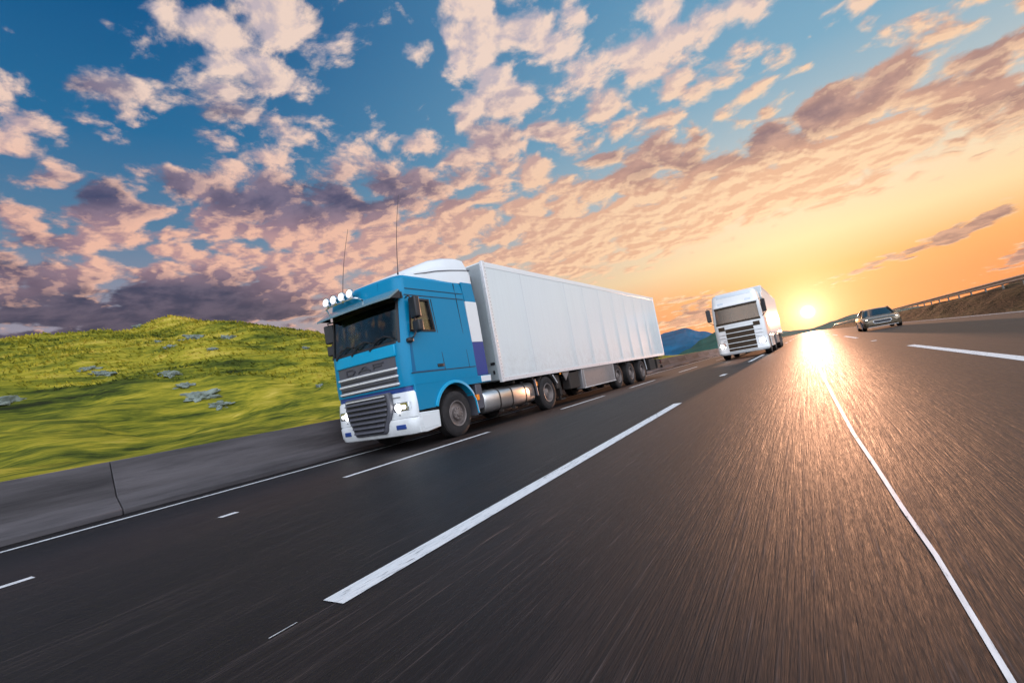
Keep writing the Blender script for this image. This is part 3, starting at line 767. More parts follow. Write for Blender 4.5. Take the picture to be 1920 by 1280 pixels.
        q = MB(); q.ext([(.22, .37), (.18, .66), (.70, .65), (.68, .38)], 'x', s*1.2, s*1.256); q.build('step_inset', M['cleanwhite'], st, bevel=.004)
        # side fairing between cab and trailer
        q = MB()
        yb = lambda z: 2.80 - max(0, z-3.2)*.12
        for mi, (z0, z1) in enumerate(((1.322, 2.17), (2.172, 3.22), (3.222, 3.72))):
            q.mi = mi
            q.ext([(2.34, z0), (yb(z0), z0), (yb(z1), z1), (2.34 if mi < 2 else 2.30, z1)], 'x', s*1.19, s*(1.246 if mi < 2 else 1.232))
        q.build('side_fairing', [M['indigo'], M['cleanwhite'], M['blue']], T, bevel=.006)
    for s in (1, -1):
        q = MB(); q.box(s*1.2, s*1.252, 2.46, 2.88, 1.15, 1.30); q.build('rear_skirt', M['cleanwhite'], T, bevel=.01)
    # header above the windscreen
    q = MB(); f, w_ = cab_f(3.19)
    strip_front(q, -1.20, 1.20, 3.19, 3.33, 1.228, .125, .125, out=.02)
    q.build('header_trim', M['black'], T, smooth=30)
    for x in (-.40, .60):
        q = MB(); strip_front(q, x, x+.008, 3.34, 3.66, 1.21, .13, .165, out=.003, n=1); q.build('header_seam', M['bluedeep'], T)
    # sun visor
    q = MB(); rings = []
    for k in range(17):
        x = -1.24 + 2.48*k/16; c = .06*(1-(x/1.24)**2)
        rings.append([(x, .10-c, 3.375), (x, -.19-c, 3.19), (x, -.20-c, 3.145), (x, -.185-c, 3.145), (x, .11-c, 3.34)])
    q.loft(rings); sv = q.build('sun_visor', M['visor'], T, smooth=25)
    for x in (-1.22, -.4, .4, 1.2):
        q = MB(); q.ext([(.16, 3.36), (-.16, 3.17), (.16, 3.18)], 'x', x-.012, x+.012); q.build('bracket', M['black'], sv)
    # light bar and lamps
    q = MB(); q.tube([(-1.08, .05, 3.36), (-1.06, -.03, 3.45), (-.9, -.06, 3.47), (.0, -.08, 3.47), (.10, -.04, 3.45), (.12, .10, 3.40)], .02)
    lb = q.build('light_bar', M['chrome'], T, smooth=40)
    for x in (-.93, -.65, -.36, -.07):
        q = MB(); q.lathe([(-.03, .098), (-.035, .108), (.0, .112), (.06, .09), (.10, .04)], (x, -.08, 3.585), 'y', 28)
        q.tube([(x, -.04, 3.5), (x, -.06, 3.46)], .015)
        sp = q.build('spotlight', M['chrome'], T, smooth=35)
        q = MB(); q.lathe([(-.045, .045), (-.043, .09), (-.034, .097), (-.03, .097)], (x, -.08, 3.585), 'y', 28); q.build('lens', M['lampdim'], sp, smooth=35)
        q = MB(); q.lathe([(-.052, .02), (-.047, .062), (-.043, .07)], (x, -.08, 3.585), 'y', 20); q.build('bulb', M['lampglow'], sp, smooth=35)
    for (p0, p1) in (((-.47, .0, 3.46), (-.47, .46, 5.34)), ((1.205, .20, 3.70), (1.21, .60, 5.61))):
        q = MB(); P0, P1 = Vector(p0), Vector(p1)
        q.tube([P0 + (P1-P0)*t + Vector((0, -.05*math.sin(t*3.14), 0)) for t in [k/10 for k in range(11)]], .0085, 6, .004)
        q.lathe([(0, .02), (.06, .014)], p0, 'z', 8)
        q.build('antenna', M['black'], T)
    # blue front flap under the windscreen
    q = MB(); strip_front(q, -.99, .99, 1.97, 2.225, 1.25, -.005, -.0, out=.035, n=24)
    fl = q.build('front_flap', M['bluelight'], T, bevel=.02, smooth=30)
    # upper grille
    q = MB(); strip_front(q, -.95, .95, 1.34, 1.965, 1.25, -.008, -.008, out=.006, n=24); ug = q.build('upper_grille', M['grey'], T, smooth=30)
    for k, z in enumerate((1.385, 1.55, 1.71)):
        q = MB(); strip_front(q, -.97, .97, z-.024, z+.024, 1.25, -.008, -.008, out=.04, n=24); q.build('chrome_bar', M['silver'], ug, bevel=.012, smooth=30)
    q = MB()
    for z in (1.46, 1.63): strip_front(q, -.9, .9, z-.012, z+.012, 1.25, -.008, -.008, out=.018, n=24)
    q.build('slat', M['black'], ug)
    # dark raised lettering on the upper grille
    q = MB()
    def ly(x): return front_y(x, 1.25, -.008)
    def seg(x0, z0, x1, z1, t=.012):
        d = Vector((x1-x0, z1-z0)).normalized(); nrm = Vector((-d.y, d.x))*t
        y0, y1 = ly(x0)-.026, ly(x1)-.026
        q.hexa([(x0-nrm.x, y0, z0-nrm.y), (x1-nrm.x, y1, z1-nrm.y), (x1-nrm.x, y1+.03, z1-nrm.y), (x0-nrm.x, y0+.03, z0-nrm.y),
                (x0+nrm.x, y0, z0+nrm.y), (x1+nrm.x, y1, z1+nrm.y), (x1+nrm.x, y1+.03, z1+nrm.y), (x0+nrm.x, y0+.03, z0+nrm.y)])
    zb, zt = 1.79, 1.90
    # D
    seg(-.62, zb, -.62, zt); seg(-.62, zt, -.40, zt); seg(-.62, zb, -.40, zb); seg(-.40, zt, -.31, zt-.05); seg(-.31, zt-.05, -.31, zb+.05); seg(-.31, zb+.05, -.40, zb)
    # A
    seg(-.20, zb, -.02, zt); seg(-.02, zt, .04, zt); seg(.04, zt, .20, zb); seg(-.12, zb+.045, .13, zb+.045, .014)
    # F
    seg(.31, zb, .31, zt); seg(.31, zt, .62, zt); seg(.31, (zb+zt)/2, .56, (zb+zt)/2)
    q.build('lettering', M['letter'], ug)
    # front corner below the blue, indigo gap
    q = MB(); q.loft([sec(z, 1.20, .03, .6, rx=.2, ry=.14) for z in (1.195, 1.345)]); q.build('gap_panel', M['indigo'], T, smooth=30)
    # white lamp panels and bumper
    q = MB(); q.loft([sec(z, w_, f, .14, rx=.22, ry=.13) for (z, w_, f) in ((.655, 1.25, -.02), (.9, 1.252, -.015), (1.15, 1.235, .01), (1.192, 1.21, .03))])
    fp = q.build('front_panel', M['white'], T, smooth=32)
    q = MB(); q.loft([sec(z, w_, f, .34, rx=.26, ry=.18, bulge=.07) for (z, w_, f) in ((.285, 1.17, .05), (.31, 1.22, .0), (.40, 1.25, -.035), (.60, 1.255, -.05), (.648, 1.24, -.03))])
    bp = q.build('bumper', M['white'], T, smooth=32)
    for s in (1, -1):
        q = MB(); strip_front(q, s*.74, s*1.0, .43, .53, 1.255, -.045, -.045, out=.008, n=8, rx=.26, ry=.18, bulge=.07)
        fg = q.build('fog_lamp', M['indigo'], bp, bevel=.02)
        q = MB(); strip_front(q, s*.70, s*1.13, .80, .985, 1.252, -.016, -.014, out=.006, n=10, rx=.22, ry=.13)
        hl = q.build('headlight', M['chrome'], T, bevel=.02)
        yy = front_y(.85, 1.252, -.016, rx=.22, ry=.13)
        for xx, rr_, mt_ in ((.84, .080, 'lampglow'), (1.0, .045, 'lampsoft')):
            yy = front_y(xx, 1.252, -.016, rx=.22, ry=.13)
            q = MB(); q.lathe([(-.014, rr_*.6), (-.010, rr_), (.01, rr_)], (s*xx, yy-.008, .885), 'y', 20); q.build('bulb', M[mt_], hl)
        q = MB(); strip_front(q, s*1.10, s*1.175, .82, .97, 1.252, -.016, -.014, out=.012, n=4, rx=.22, ry=.13); q.build('indicator', M['lens'], hl)
        q = MB(); strip_front(q, s*.62, s*.66, 1.04, 1.05, 1.252, -.016, -.014, out=.004, n=3, rx=.22, ry=.13)
        strip_front(q, s*.72, s*.92, 1.10, 1.112, 1.248, -.01, -.01, out=.004, n=3, rx=.22, ry=.13)
        strip_front(q, s*.60, s*.612, .66, 1.17, 1.25, -.016, .008, out=.004, n=1, rx=.22, ry=.13)
        q.lathe([(-.012, .016), (.01, .016)], (s*.86, front_y(.86, 1.252, -.016, rx=.22, ry=.13), .73), 'y', 10)
        q.build('panel_detail', M['grey'], fp)
    # lower grille: a shield narrowing to the bumper
    def halfw(z): return .52 + (.72-.52)*smooth01((z-.40)/.55)
    outl = [( halfw(z)*1.0, z) for z in [.44 + k*.12 for k in range(7)]]
    poly = [(-halfw(.44)+.06, .385)] + [(halfw(.44)-.06, .385)] + outl + [(.70, 1.24), (-.70, 1.24)] + [(-x, z) for x, z in outl[::-1]]
    q = MB(); q.ext(poly, 'y', -.155, -.02); lg = q.build('lower_grille', M['grey'], T, bevel=.03)
    ip = [(x*.90, .81 + (z-.81)*.92) for x, z in poly]
    q = MB(); q.ext(ip, 'y', -.160, -.10); q.build('grille_core', M['black'], lg)
    for k in range(7):
        z = .47 + k*.105; hw = halfw(z)*.90
        q = MB(); rings = []
        for i in range(9):
            x = -hw + 2*hw*i/8; c = .03*(1-(x/hw)**2)
            rings.append([(x, -.205-c, z-.012), (x, -.195-c, z+.020), (x, -.150, z+.050), (x, -.150, z-.012)])
        q.loft(rings); q.build('slat', M['grey'], lg, smooth=30)
    q = MB(); rings = []
    for i in range(9):
        x = -.62 + 1.24*i/8; rings.append([(x, -.20, 1.17), (x, -.20, 1.195), (x, -.14, 1.195), (x, -.14, 1.17)])
    q.loft(rings); q.build('chrome_bar', M['silver'], lg)
    # wipers
    for (x, z0) in ((-.78, 2.26), (-.18, 2.26), (.42, 2.26)):
        q = MB(); f = lambda xx, zz: front_y(xx, 1.24, (zz-2.24)*.13)-.05
        pp = [(x-.12, 2.22), (x+.10, 2.37), (x+.32, 2.44), (x+.52, 2.38)]
        q.tube([(a, f(a, b), b) for a, b in pp], .014)
        p2 = [(x-.15, 2.31), (x+.1, 2.42), (x+.35, 2.42), (x+.60, 2.33)]
        q.tube([(a, f(a, b)+.015, b) for a, b in p2], .009)
        q.lathe([(0, .03), (.05, .03)], (x-.12, front_y(x, 1.25, 0)-.05, 2.215), 'y', 10)
        q.build('wiper', M['black'], T, smooth=40)
    # things behind the glass that belong to the cab
    q = MB(); q.ext([(.10, 1.5), (.10, 2.28), (.20, 2.34), (.50, 2.32), (.62, 2.2), (.62, 1.5)], 'x', -1.17, 1.17); q.build('dashboard', M['interior'], T, bevel=.03)
    for x in (-.75, -.15, .50):
        q = MB(); q.hexa([(x, .12, 2.33), (x+.28, .12, 2.33), (x+.28, .16, 2.33), (x, .16, 2.33), (x, .16, 2.42), (x+.28, .16, 2.42), (x+.28, .2, 2.42), (x, .2, 2.42)]); q.build('card', M['paper'], T)
    for x in (-.72, .62):
        q = MB(); q.box(x-.26, x+.26, .95, 1.45, 1.75, 1.95); q.box(x-.25, x+.25, 1.38, 1.52, 1.9, 2.62); q.box(x-.14, x+.14, 1.40, 1.50, 2.64, 2.86)
        q.build('seat', M['seat'], T, bevel=.05)
    q = MB()
    q.tube([(.62+.22*math.cos(t), .72+.07*math.sin(t), 2.22+.21*math.sin(t)) for t in [2*math.pi*k/20 for k in range(21)]], .017)
    q.tube([(.62, .62, 2.0), (.62, .72, 2.22)], .03); q.tube([(.42, .72, 2.22), (.82, .72, 2.22)], .015)
    q.build('steering_wheel', M['black'], T, smooth=40)
    q = MB(); q.box(-1.16, 1.16, 1.62, 1.66, 1.5, 3.5); q.build('curtain', M['curtain'], T)
    # roof deflector
    def drow(y, zt, w0, w1, zb=3.70):
        return [(-w0, y, zb), (-w0*.995, y, zb + (zt-zb)*.55), (-w1, y, zt-.05), (-w1+.10, y, zt), (w1-.10, y, zt), (w1, y, zt-.05), (w0*.995, y, zb + (zt-zb)*.55), (w0, y, zb)]
    q = MB(); q.loft([drow(.36, 3.745, .98, .9), drow(.60, 3.90, 1.04, .94), (drow(1.0, 4.06, 1.10, .98)), drow(1.5, 4.26, 1.15, 1.03), drow(2.0, 4.38, 1.17, 1.06), drow(2.45, 4.44, 1.18, 1.07), drow(2.72, 4.42, 1.18, 1.07), drow(2.80, 4.30, 1.17, 1.05), drow(2.84, 4.15, 1.16, 1.03)])
    rd = q.build('roof_deflector', M['cleanwhite'], T, smooth=28)
    q = MB()
    for s in (1, -1):
        q.loft([[(s*1.0, y, z), (s*x, y, z), (s*x, y, z+.022), (s*1.0, y, z+.022)] for (x, y, z) in ((1.065, .80, 3.80), (1.125, 1.15, 3.86), (1.160, 1.5, 3.93), (1.176, 2.0, 4.0), (1.190, 2.83, 4.09))])
    q.build('groove', M['grey'], rd)
    # mirrors: two housings on each arm, and the ones of the far side
    def mirror(s, y, z0, z1, dxo=.16, yw=.13):
        q = MB(); q.hexa([(s*(W+.05), y-yw*.3, z0), (s*(W+.05+dxo*1.7), y-yw*.9, z0), (s*(W+.05+dxo*1.7), y+yw*.3, z0), (s*(W+.05), y+yw, z0),
                          (s*(W+.05), y-yw*.3, z1), (s*(W+.05+dxo*1.7), y-yw*.9, z1), (s*(W+.05+dxo*1.7), y+yw*.3, z1), (s*(W+.05), y+yw, z1)])
        return q.build('mirror', M['black'], T, bevel=.035, seg=3)
    for s in (1, -1):
        mirror(s, .30, 2.70, 3.16); mirror(s, .32, 2.40, 2.65)
        q = MB(); q.tube([(s*1.22, .30, 3.20), (s*1.40, .20, 3.19), (s*1.42, .26, 3.1), (s*1.42, .28, 2.45), (s*1.38, .20, 2.30), (s*1.22, .22, 2.28)], .017, 8)
        q.build('mirror_arm', M['black'], T, smooth=40)
    q = MB(); q.box(1.22, 1.34, .10, .24, 2.20, 2.30); q.build('kerb_mirror', M['black'], T, bevel=.03)
    # chassis
    q = MB()
    for s in (1, -1): q.box(s*.36, s*.46, .5, 6.7, .78, 1.02)
    for y in (.7, 2.3, 3.4, 4.9, 6.6): q.box(-.36, .36, y, y+.12, .80, 1.0)
    q.box(-1.05, 1.05, .20, .9, .36, .75); q.box(-.9, .9, .5, 2.2, .75, 1.3)
    q.lathe([(-1.1, .07), (1.1, .07)], (0, 1.38, .52), 'x', 12)
    q.lathe([(-.95, .09), (-.22, .11), (-.2, .24), (.2, .24), (.22, .11), (.95, .09)], (0, 5.78, .52), 'x', 16)
    q.box(-.5, .5, 2.4, 3.1, .42, .78); q.box(-.45, .45, 5.3, 6.3, 1.02, 1.12)
    q.build('chassis', M['chassis'], T)
    # wheels of the tractor
    wl = make_wheel(T, 'steer', .52, .30, (1.085, 1.38, .52), 1, 'wheel')
    make_wheel(T, 'steer', .52, .30, (-1.085, 1.38, .52), -1, 'wheel')
    make_wheel(T, 'drive', .51, .29, (1.09, 5.78, .51), 1, 'wheel'); make_wheel(T, 'drive', .51, .29, (-1.09, 5.78, .51), -1, 'wheel')
    for s in (1, -1):
        q = MB(); rings = []
        for k in range(15):
            t = R(25) + R(130)*k/14; c, sn = math.cos(t), math.sin(t)
            rings.append([(s*.78, 5.78+.58*c, .52+.58*sn), (s*1.24, 5.78+.58*c, .52+.58*sn), (s*1.24, 5.78+.61*c, .52+.61*sn), (s*.78, 5.78+.61*c, .52+.61*sn)])
        q.loft(rings); q.build('rear_mudguard', M['chassis'], T, smooth=30)
    q = MB(); q.tube([(1.26, 6.2, 1.02), (1.26, 6.42, .75)], .02); q.build('mudguard_stay', M['silver'], T)
    q = MB(); q.tube([(1.26, 1.0+4.0, .98), (1.26, 5.06, .50)], .035); q.build('mudguard_stay', M['grey'], T)
    q = MB(); q.box(1.20, 1.275, 5.06, 5.14, .78, .90); q.build('marker_lamp', M['amber'], T, bevel=.01)
    # fuel tanks with straps
    for s in (1, -1):
        q = MB(); cs = []
        for k in range(28):
            t = 2*math.pi*k/28; c, sn = math.cos(t), math.sin(t)
            ex = lambda v: math.copysign(abs(v)**.62, v)
            cs.append((s*(.93+.31*ex(c)), .635 + .295*ex(sn)))
        def ring(y, k_): return [(s*.93 + (x-s*.93)*k_, y, .635+(z-.635)*k_) for x, z in cs]
        q.loft([ring(2.46, .80), ring(2.48, .93), ring(2.53, 1), ring(4.93, 1), ring(4.98, .93), ring(5.0, .8)])
        ft = q.build('fuel_tank', M['tank'], T, smooth=35)
        for y in (3.12, 3.72, 4.42):
            q = MB(); q.loft([ring(y, 1.02), ring(y+.055, 1.02)], cap=True); q.box(s*1.16, s*1.27, y, y+.055, .30, .36)
            q.build('strap', M['chassis'], ft, smooth=40)
        q = MB(); q.lathe([(0, .05), (.05, .05)], (s*.95, 4.75, .93), 'z', 14); q.build('filler_cap', M['black'], ft)
    q = MB(); q.box(1.0, 1.22, 2.20, 2.44, .50, 1.12); q.build('battery_box', M['grey'], T, bevel=.02)
    # front fifth wheel area air lines
    q = MB()
    for x in (-.2, 0, .2):
        q.tube([(x, 2.4, 1.9), (x, 2.6, 1.5), (x+.05, 2.9, 1.35), (x+.05, 3.2, 1.6), (x, 3.36, 1.8)], .02)
    q.build('air_line', M['black'], T, smooth=40)
    # -------------------------------------------------------------- trailer
    N0, N1, ZB, ZT = 3.37, 19.84, 1.11, 4.41
    q = MB(); q.hexa([(-1.247, N0, ZB), (1.247, N0, ZB), (1.247, N1, ZB), (-1.247, N1, ZB), (-1.247, N0, ZT), (1.247, N0, ZT), (1.247, N1, ZT), (-1.247, N1, ZT)])
    tb = q.build('trailer', M['trailer'], T, bevel=.02)
    for s in (1, -1):
        q = MB(); q.box(s*1.20, s*1.256, N0+.02, N1, ZT-.16, ZT-.012); q.build('roof_rail', M['cleanwhite'], tb, bevel=.006)
    for s in (1, -1):
        q = MB(); q.box(s*1.20, s*1.262, N0+.1, N1, ZB-.04, ZB+.07); q.build('bottom_rail', M['silver'], tb, bevel=.006)
    for s in (1, -1):
        q = MB(); q.box(s*1.18, s*1.266, N0-.035, N0+.10, ZB-.05, ZT+.012); cp = q.build('corner_post', M['silver'], tb, bevel=.008)
        q = MB(); q.box(s*1.18, s*1.262, N1-.09, N1+.03, ZB-.04, ZT+.01); q.build('corner_post', M['silver'], tb, bevel=.008)
    q = MB()
    for s in (1, -1):
        for k in range(34): q.lathe([(0, .012), (s*.008, .008)], (s*1.266, N0+.065, ZB+.05+k*.096), 'x', 6)
    q.build('rivet_row', M['box'], tb)
    seam = mat('seam_sealant', (.60, .61, .64), .6)
    for y in [N0+1.9, N0+4.9, N0+6.5, N0+8.1, N0+9.7, N0+11.2, N0+12.7, N0+14.2, N0+15.4]:
        q = MB(); q.box(1.24, 1.2495, y, y+.018, ZB+.08, ZT-.17); q.build('panel_seam', seam, tb)
    q = MB(); q.box(-1.18, 1.18, N0-.05, N0-.001, ZB+.02, ZT-.05); q.build('front_wall', mat('trailer_front_grey', (.36, .40, .42), .45, dirt=.3, dirtcol=(.25,.25,.25)), tb, bevel=.01)
    q = MB(); q.box(-.85, .85, N0-.34, N0-.052, 2.35, 4.1); fr = q.build('fridge_unit', M['grey'], tb, bevel=.05)
    q = MB()
    for k in range(8): q.box(-.7, .7, N0-.36, N0-.33, 3.3+k*.09, 3.35+k*.09)
    q.build('louvre', M['black'], fr)
    q = MB(); q.box(1.04, 1.10, N0-.06, N0-.045, 1.3, 1.4); q.box(1.0, 1.14, N0-.065, N0-.05, 1.55, 1.62); q.build('coupling_plate', M['black'], tb)
    q = MB()
    for s in (1, -1):
        q.box(s*.42, s*.52, N0+.3, N1-.1, .80, 1.105)
    for y in np.arange(N0+.6, N1-.2, 1.05): q.box(-1.18, 1.18, y, y+.09, .98, 1.10)
    for y in (12.10, 13.78, 15.46): q.lathe([(-.95, .075), (.95, .075)], (0, y, .52), 'x', 12)
    q.build('trailer_chassis', M['chassis'], T)
    for s in (1, -1):
        q = MB(); q.box(s*.80, s*.95, 7.10, 7.25, .30, 1.08); q.box(s*.78, s*1.0, 7.0, 7.34, .15, .20); q.box(s*.84, s*.91, 7.13, 7.22, .2, .35)
        q.tube([(s*.9, 7.15, .9), (s*.9, 7.9, 1.08)], .03)
        q.build('landing_leg', M['chassis'], T, bevel=.008)
    q = MB(); q.lathe([(-.45, .14), (.45, .14)], (.75, 6.95, .72), 'y', 16); q.box(.9, 1.2, 7.45, 8.25, .45, 1.0); q.box(.7, 1.15, 6.55, 6.8, .55, 1.0); q.build('underfloor_gear', M['chassis'], T, bevel=.02)
    q = MB(); q.ext([(7.0, 1.06), (7.55, 1.06), (7.2, .78)], 'x', 1.17, 1.2); q.build('bracket_plate', M['box'], T)
    q = MB(); q.lathe([(0, .03), (.03, .02)], (1.24, 6.75, 1.02), 'x', 10); q.build('side_marker', M['amber'], T)
    for s in (1, -1):
        q = MB(); q.hexa([(s*.95, 8.40, .36), (s*1.235, 8.40, .36), (s*1.235, 11.72, .36), (s*.95, 11.72, .36), (s*.95, 8.48, 1.095), (s*1.235, 8.48, 1.095), (s*1.235, 11.74, 1.095), (s*.95, 11.74, 1.095)])
        bx = q.build('side_box', M['box'], T, bevel=.02)
        q = MB()
        for y in (8.62, 11.6): q.box(s*1.2, s*1.242, y, y+.012, .38, 1.07)
        q.box(s*1.2, s*1.243, 8.5, 11.7, .365, .39)
        q.build('edge_trim', M['silver'], bx)
    for y in (12.10, 13.78, 15.46):
        for s in (1, -1): make_wheel(T, 'trailer', .515, .36, (s*1.055, y, .515), s, 'wheel')
    for s in (1, -1):
        q = MB(); q.box(s*.8, s*1.2, 16.12, 16.15, .25, 1.05); q.build('mud_flap', M['rubber'], T)
    q = MB(); q.tube([(1.22, 16.06, 1.06), (1.22, 16.2, .5)], .02); q.build('flap_stay', M['silver'], T)
    for s in (1, -1):
        q = MB(); q.box(s*.5, s*1.2, 16.9, 17.9, .42, 1.0); q.build('pallet_box', M['chassis'], T, bevel=.02)
    q = MB(); q.box(-1.2, 1.2, 19.2, 19.34, .42, .56)
    for s in (1, -1): q.box(s*.5, s*.6, 18.9, 19.3, .5, 1.1); q.box(s*1.0, s*1.22, 18.2, 18.7, .45, .95)
    for z in (.72, .86, 1.0): q.box(.9, 1.25, 18.85, 19.5, z-.03, z+.03)
    rb = q.build('rear_bumper', M['chassis'], T, bevel=.01)
    for s in (1, -1):
        q = MB(); q.box(s*.7, s*1.15, 19.345, 19.39, .66, .80); q.build('tail_light', M['red'], rb, bevel=.01)
    for s in (1, -1):
        q = MB(); q.box(s*.015, s*1.17, N1+.001, N1+.03, ZB+.05, ZT-.08); dr = q.build('rear_door', M['cleanwhite'], T, bevel=.01)
        q = MB()
        for x in (.25, .8): q.tube([(s*x, N1+.06, ZB+.1), (s*x, N1+.06, ZT-.15)], .014)
        q.build('locking_bar', M['silver'], dr)
    return T
make_blue_truck((-8.262, 6.923, 0))

# ================================================================== the white truck behind
def make_white_truck(loc, scale):
    T = empty('truck', loc, 0, scale)
    tag(T, 'white truck with dark barred grille, farther off in the middle lane beside the low sun', 'truck')
    W = 1.27
    CAB = [(1.0, 1.27, .0, 2.2), (2.0, 1.27, .0, 2.2), (2.88, 1.22, .16, 2.2), (3.5, 1.14, .32, 2.15), (3.66, 1.06, .42, 2.1), (3.70, .95, .55, 2.0)]
    cab = MB(); cab.loft([sec(*c, rx=.30, ry=.24, bulge=.07) for c in CAB]); cab = cab.build('cab', M['white2'], T)
    inner = MB(); inner.loft([sec(z, w_-.06, f+.07, b-.05, rx=.25, ry=.2, bulge=.07) for (z, w_, f, b) in [(1.3, 1.27, 0, 2.2), (2.0, 1.27, 0, 2.2), (2.88, 1.22, .16, 2.2), (3.3, 1.16, .27, 2.15)]]); c1 = inner.build('c', M['interior'])
    c2 = MB(); c2.hexa([(-1.10, -.6, 2.02), (1.10, -.6, 2.02), (1.10, .14, 2.02), (-1.10, .14, 2.02), (-1.06, -.6, 2.86), (1.06, -.6, 2.86), (1.06, .30, 2.86), (-1.06, .30, 2.86)]); c2 = c2.build('c', M['black'])
    c3 = MB(); c3.ext([(.34, 2.1), (.44, 2.78), (1.05, 2.78), (1.1, 2.1)], 'x', -2, 2); c3 = c3.build('c', M['interior'])
    cab.data.materials.append(M['interior']); cut(cab, [c1, c2, c3]); cab.data.shade_smooth(); cab.data.set_sharp_from_angle(angle=R(32))
    kw = dict(rx=.30, ry=.24, bulge=.07)
    q = MB(); rings = []
    n = 18
    for (x0, x1) in ((-1.08, 1.08),):
        for k in range(n+1):
            x = x0+(x1-x0)*k/n
            ya, yb = front_y(x, 1.27, .0, **kw)+.012, front_y(x*.97, 1.225, .155, **kw)+.012
            rings.append([(x, ya, 2.022), (x*.97, yb, 2.86), (x*.97, yb+.008, 2.86), (x, ya+.008, 2.022)])
    q.loft(rings); q.build('windscreen', M['warmglass'], T, smooth=40)
    q = MB(); strip_front(q, -1.12, 1.12, 1.94, 2.05, 1.27, 0, 0, out=.012, n=20, **kw); strip_front(q, -1.08, 1.08, 2.82, 2.93, 1.222, .15, .165, out=.012, n=20, **kw)
    q.build('windscreen_surround', M['brown'], T)
    for s in (1, -1):
        q = MB(); q.ext([(.34, 2.1), (.44, 2.78), (1.05, 2.78), (1.1, 2.1)], 'x', s*1.19, s*1.205); q.build('side_window', M['sideglass'], T)
        q = MB(); q.hexa([(s*1.28, -.05, 2.25), (s*1.50, -.10, 2.25), (s*1.50, .05, 2.25), (s*1.28, .10, 2.25), (s*1.28, -.05, 2.95), (s*1.50, -.10, 2.95), (s*1.50, .05, 2.95), (s*1.28, .10, 2.95)])
        mr = q.build('mirror', M['black'], T, bevel=.04, seg=3)
        q = MB(); q.tube([(s*1.2, .2, 3.0), (s*1.4, .0, 3.02), (s*1.4, .0, 2.2), (s*1.2, .15, 2.05)], .02); q.build('arm', M['black'], mr)
        q = MB(); strip_front(q, s*.80, s*1.16, .66, .95, 1.27, .0, .0, out=.012, n=8, **kw); hl = q.build('headlight', M['chrome'], T, bevel=.02)
        yy = front_y(1.0, 1.27, 0, **kw)
        for xx, zz, rr_, mt_ in ((1.03, .80, .10, 'lampwarm'), (.88, .72, .05, 'lampsoft')):
            yy = front_y(xx, 1.27, 0, **kw)
            q = MB(); q.lathe([(-.03, rr_*.5), (-.024, rr_), (.01, rr_)], (s*xx, yy-.01, zz), 'y', 20); q.build('bulb', M[mt_], hl)
        # vents in the roof front, small lamps
        q = MB(); strip_front(q, s*.55, s*.85, 3.08, 3.19, 1.19, .215, .24, out=.012, n=5, **kw); q.build('roof_lamp', M['lens2'], T, bevel=.01)
        q = MB(); strip_front(q, s*.68, s*1.04, 1.62, 1.84, 1.27, .0, .0, out=.02, n=5, **kw); q.build('upper_vent', M['brown'], T, bevel=.01)
        # silver side slats beside the grille
        q = MB()
        for z in (1.02, 1.20, 1.38): strip_front(q, s*.74, s*1.08, z, z+.10, 1.27, .0, .0, out=.03, n=8, **kw)
        q.build('side_slat', M['silver'], T, bevel=.015)
        q = MB(); q.ext([(.15, .40), (.15, 1.0), (2.3, 1.0), (2.3, .95), (1.95, .95)] + [(1.38+.62*math.cos(t), .52+.62*math.sin(t)) for t in [R(35+k*11) for k in range(13)]] + [(.76, .36)], 'x', s*1.1, s*1.268); q.build('lower_side', M['white2'], T, bevel=.012)
        q = MB(); q.box(s*1.2, s*1.268, 2.22, 2.95, 1.0, 3.55); q.build('side_fairing', M['white2'], T, bevel=.01)
        q = MB(); q.box(s*.9, s*1.262, 2.35, 5.0, .36, 1.0); q.build('side_skirt', M['white2'], T, bevel=.03)
    # roof visor and lit roof sign strip
    q = MB(); strip_front(q, -1.13, 1.13, 2.92, 3.02, 1.215, .17, .19, out=.10, n=20, **kw); q.build('sun_visor', M['white2'], T, bevel=.02)
    q = MB(); strip_front(q, -.98, .98, 3.44, 3.62, 1.10, .32, .40, out=.03, n=16, **kw); q.build('roof_sign', M['lens2'], T, bevel=.02)
    # grille: stepped outline, four openings between white bars
    q = MB(); strip_front(q, -.70, .70, .40, 1.72, 1.27, .0, .0, out=.018, n=20, **kw); gl = q.build('grille', M['brown'], T)
    for z in (.42, .60, .88, 1.16, 1.44, 1.70):
        q = MB(); strip_front(q, -.72, .72, z-.018, z+.022, 1.27, .0, .0, out=.05, n=20, **kw); q.build('bar', M['white2'], gl, bevel=.01)
    q = MB(); strip_front(q, -.72, .72, 1.70, 1.93, 1.27, 0, 0, out=.035, n=20, **kw); q.build('front_flap', M['white2'], T, bevel=.02)
    q = MB(); q.loft([sec(z, w_, f, .4, **kw) for (z, w_, f) in ((.26, 1.18, .06), (.30, 1.24, .0), (.40, 1.275, -.03), (.44, 1.27, -.012), (1.02, 1.27, -.002))]); q.build('bumper', M['white2'], T, smooth=30)
    # inside
    q = MB(); q.box(-1.15, 1.15, .25, .7, 1.5, 2.06); q.build('dashboard', M['interior'], T, bevel=.03)
    q = MB(); q.box(-1.14, 1.14, 1.4, 1.45, 1.5, 3.1); q.build('curtain', M['curtain'], T)
    for x in (-.6, .6):
        q = MB(); q.box(x-.25, x+.25, 1.1, 1.25, 1.8, 2.6); q.build('seat', M['seat'], T, bevel=.05)
    # trailer
    q = MB(); q.box(-1.27, 1.27, 3.0, 16.6, 1.12, 3.98); tb = q.build('trailer', M['trailer'], T, bevel=.03)
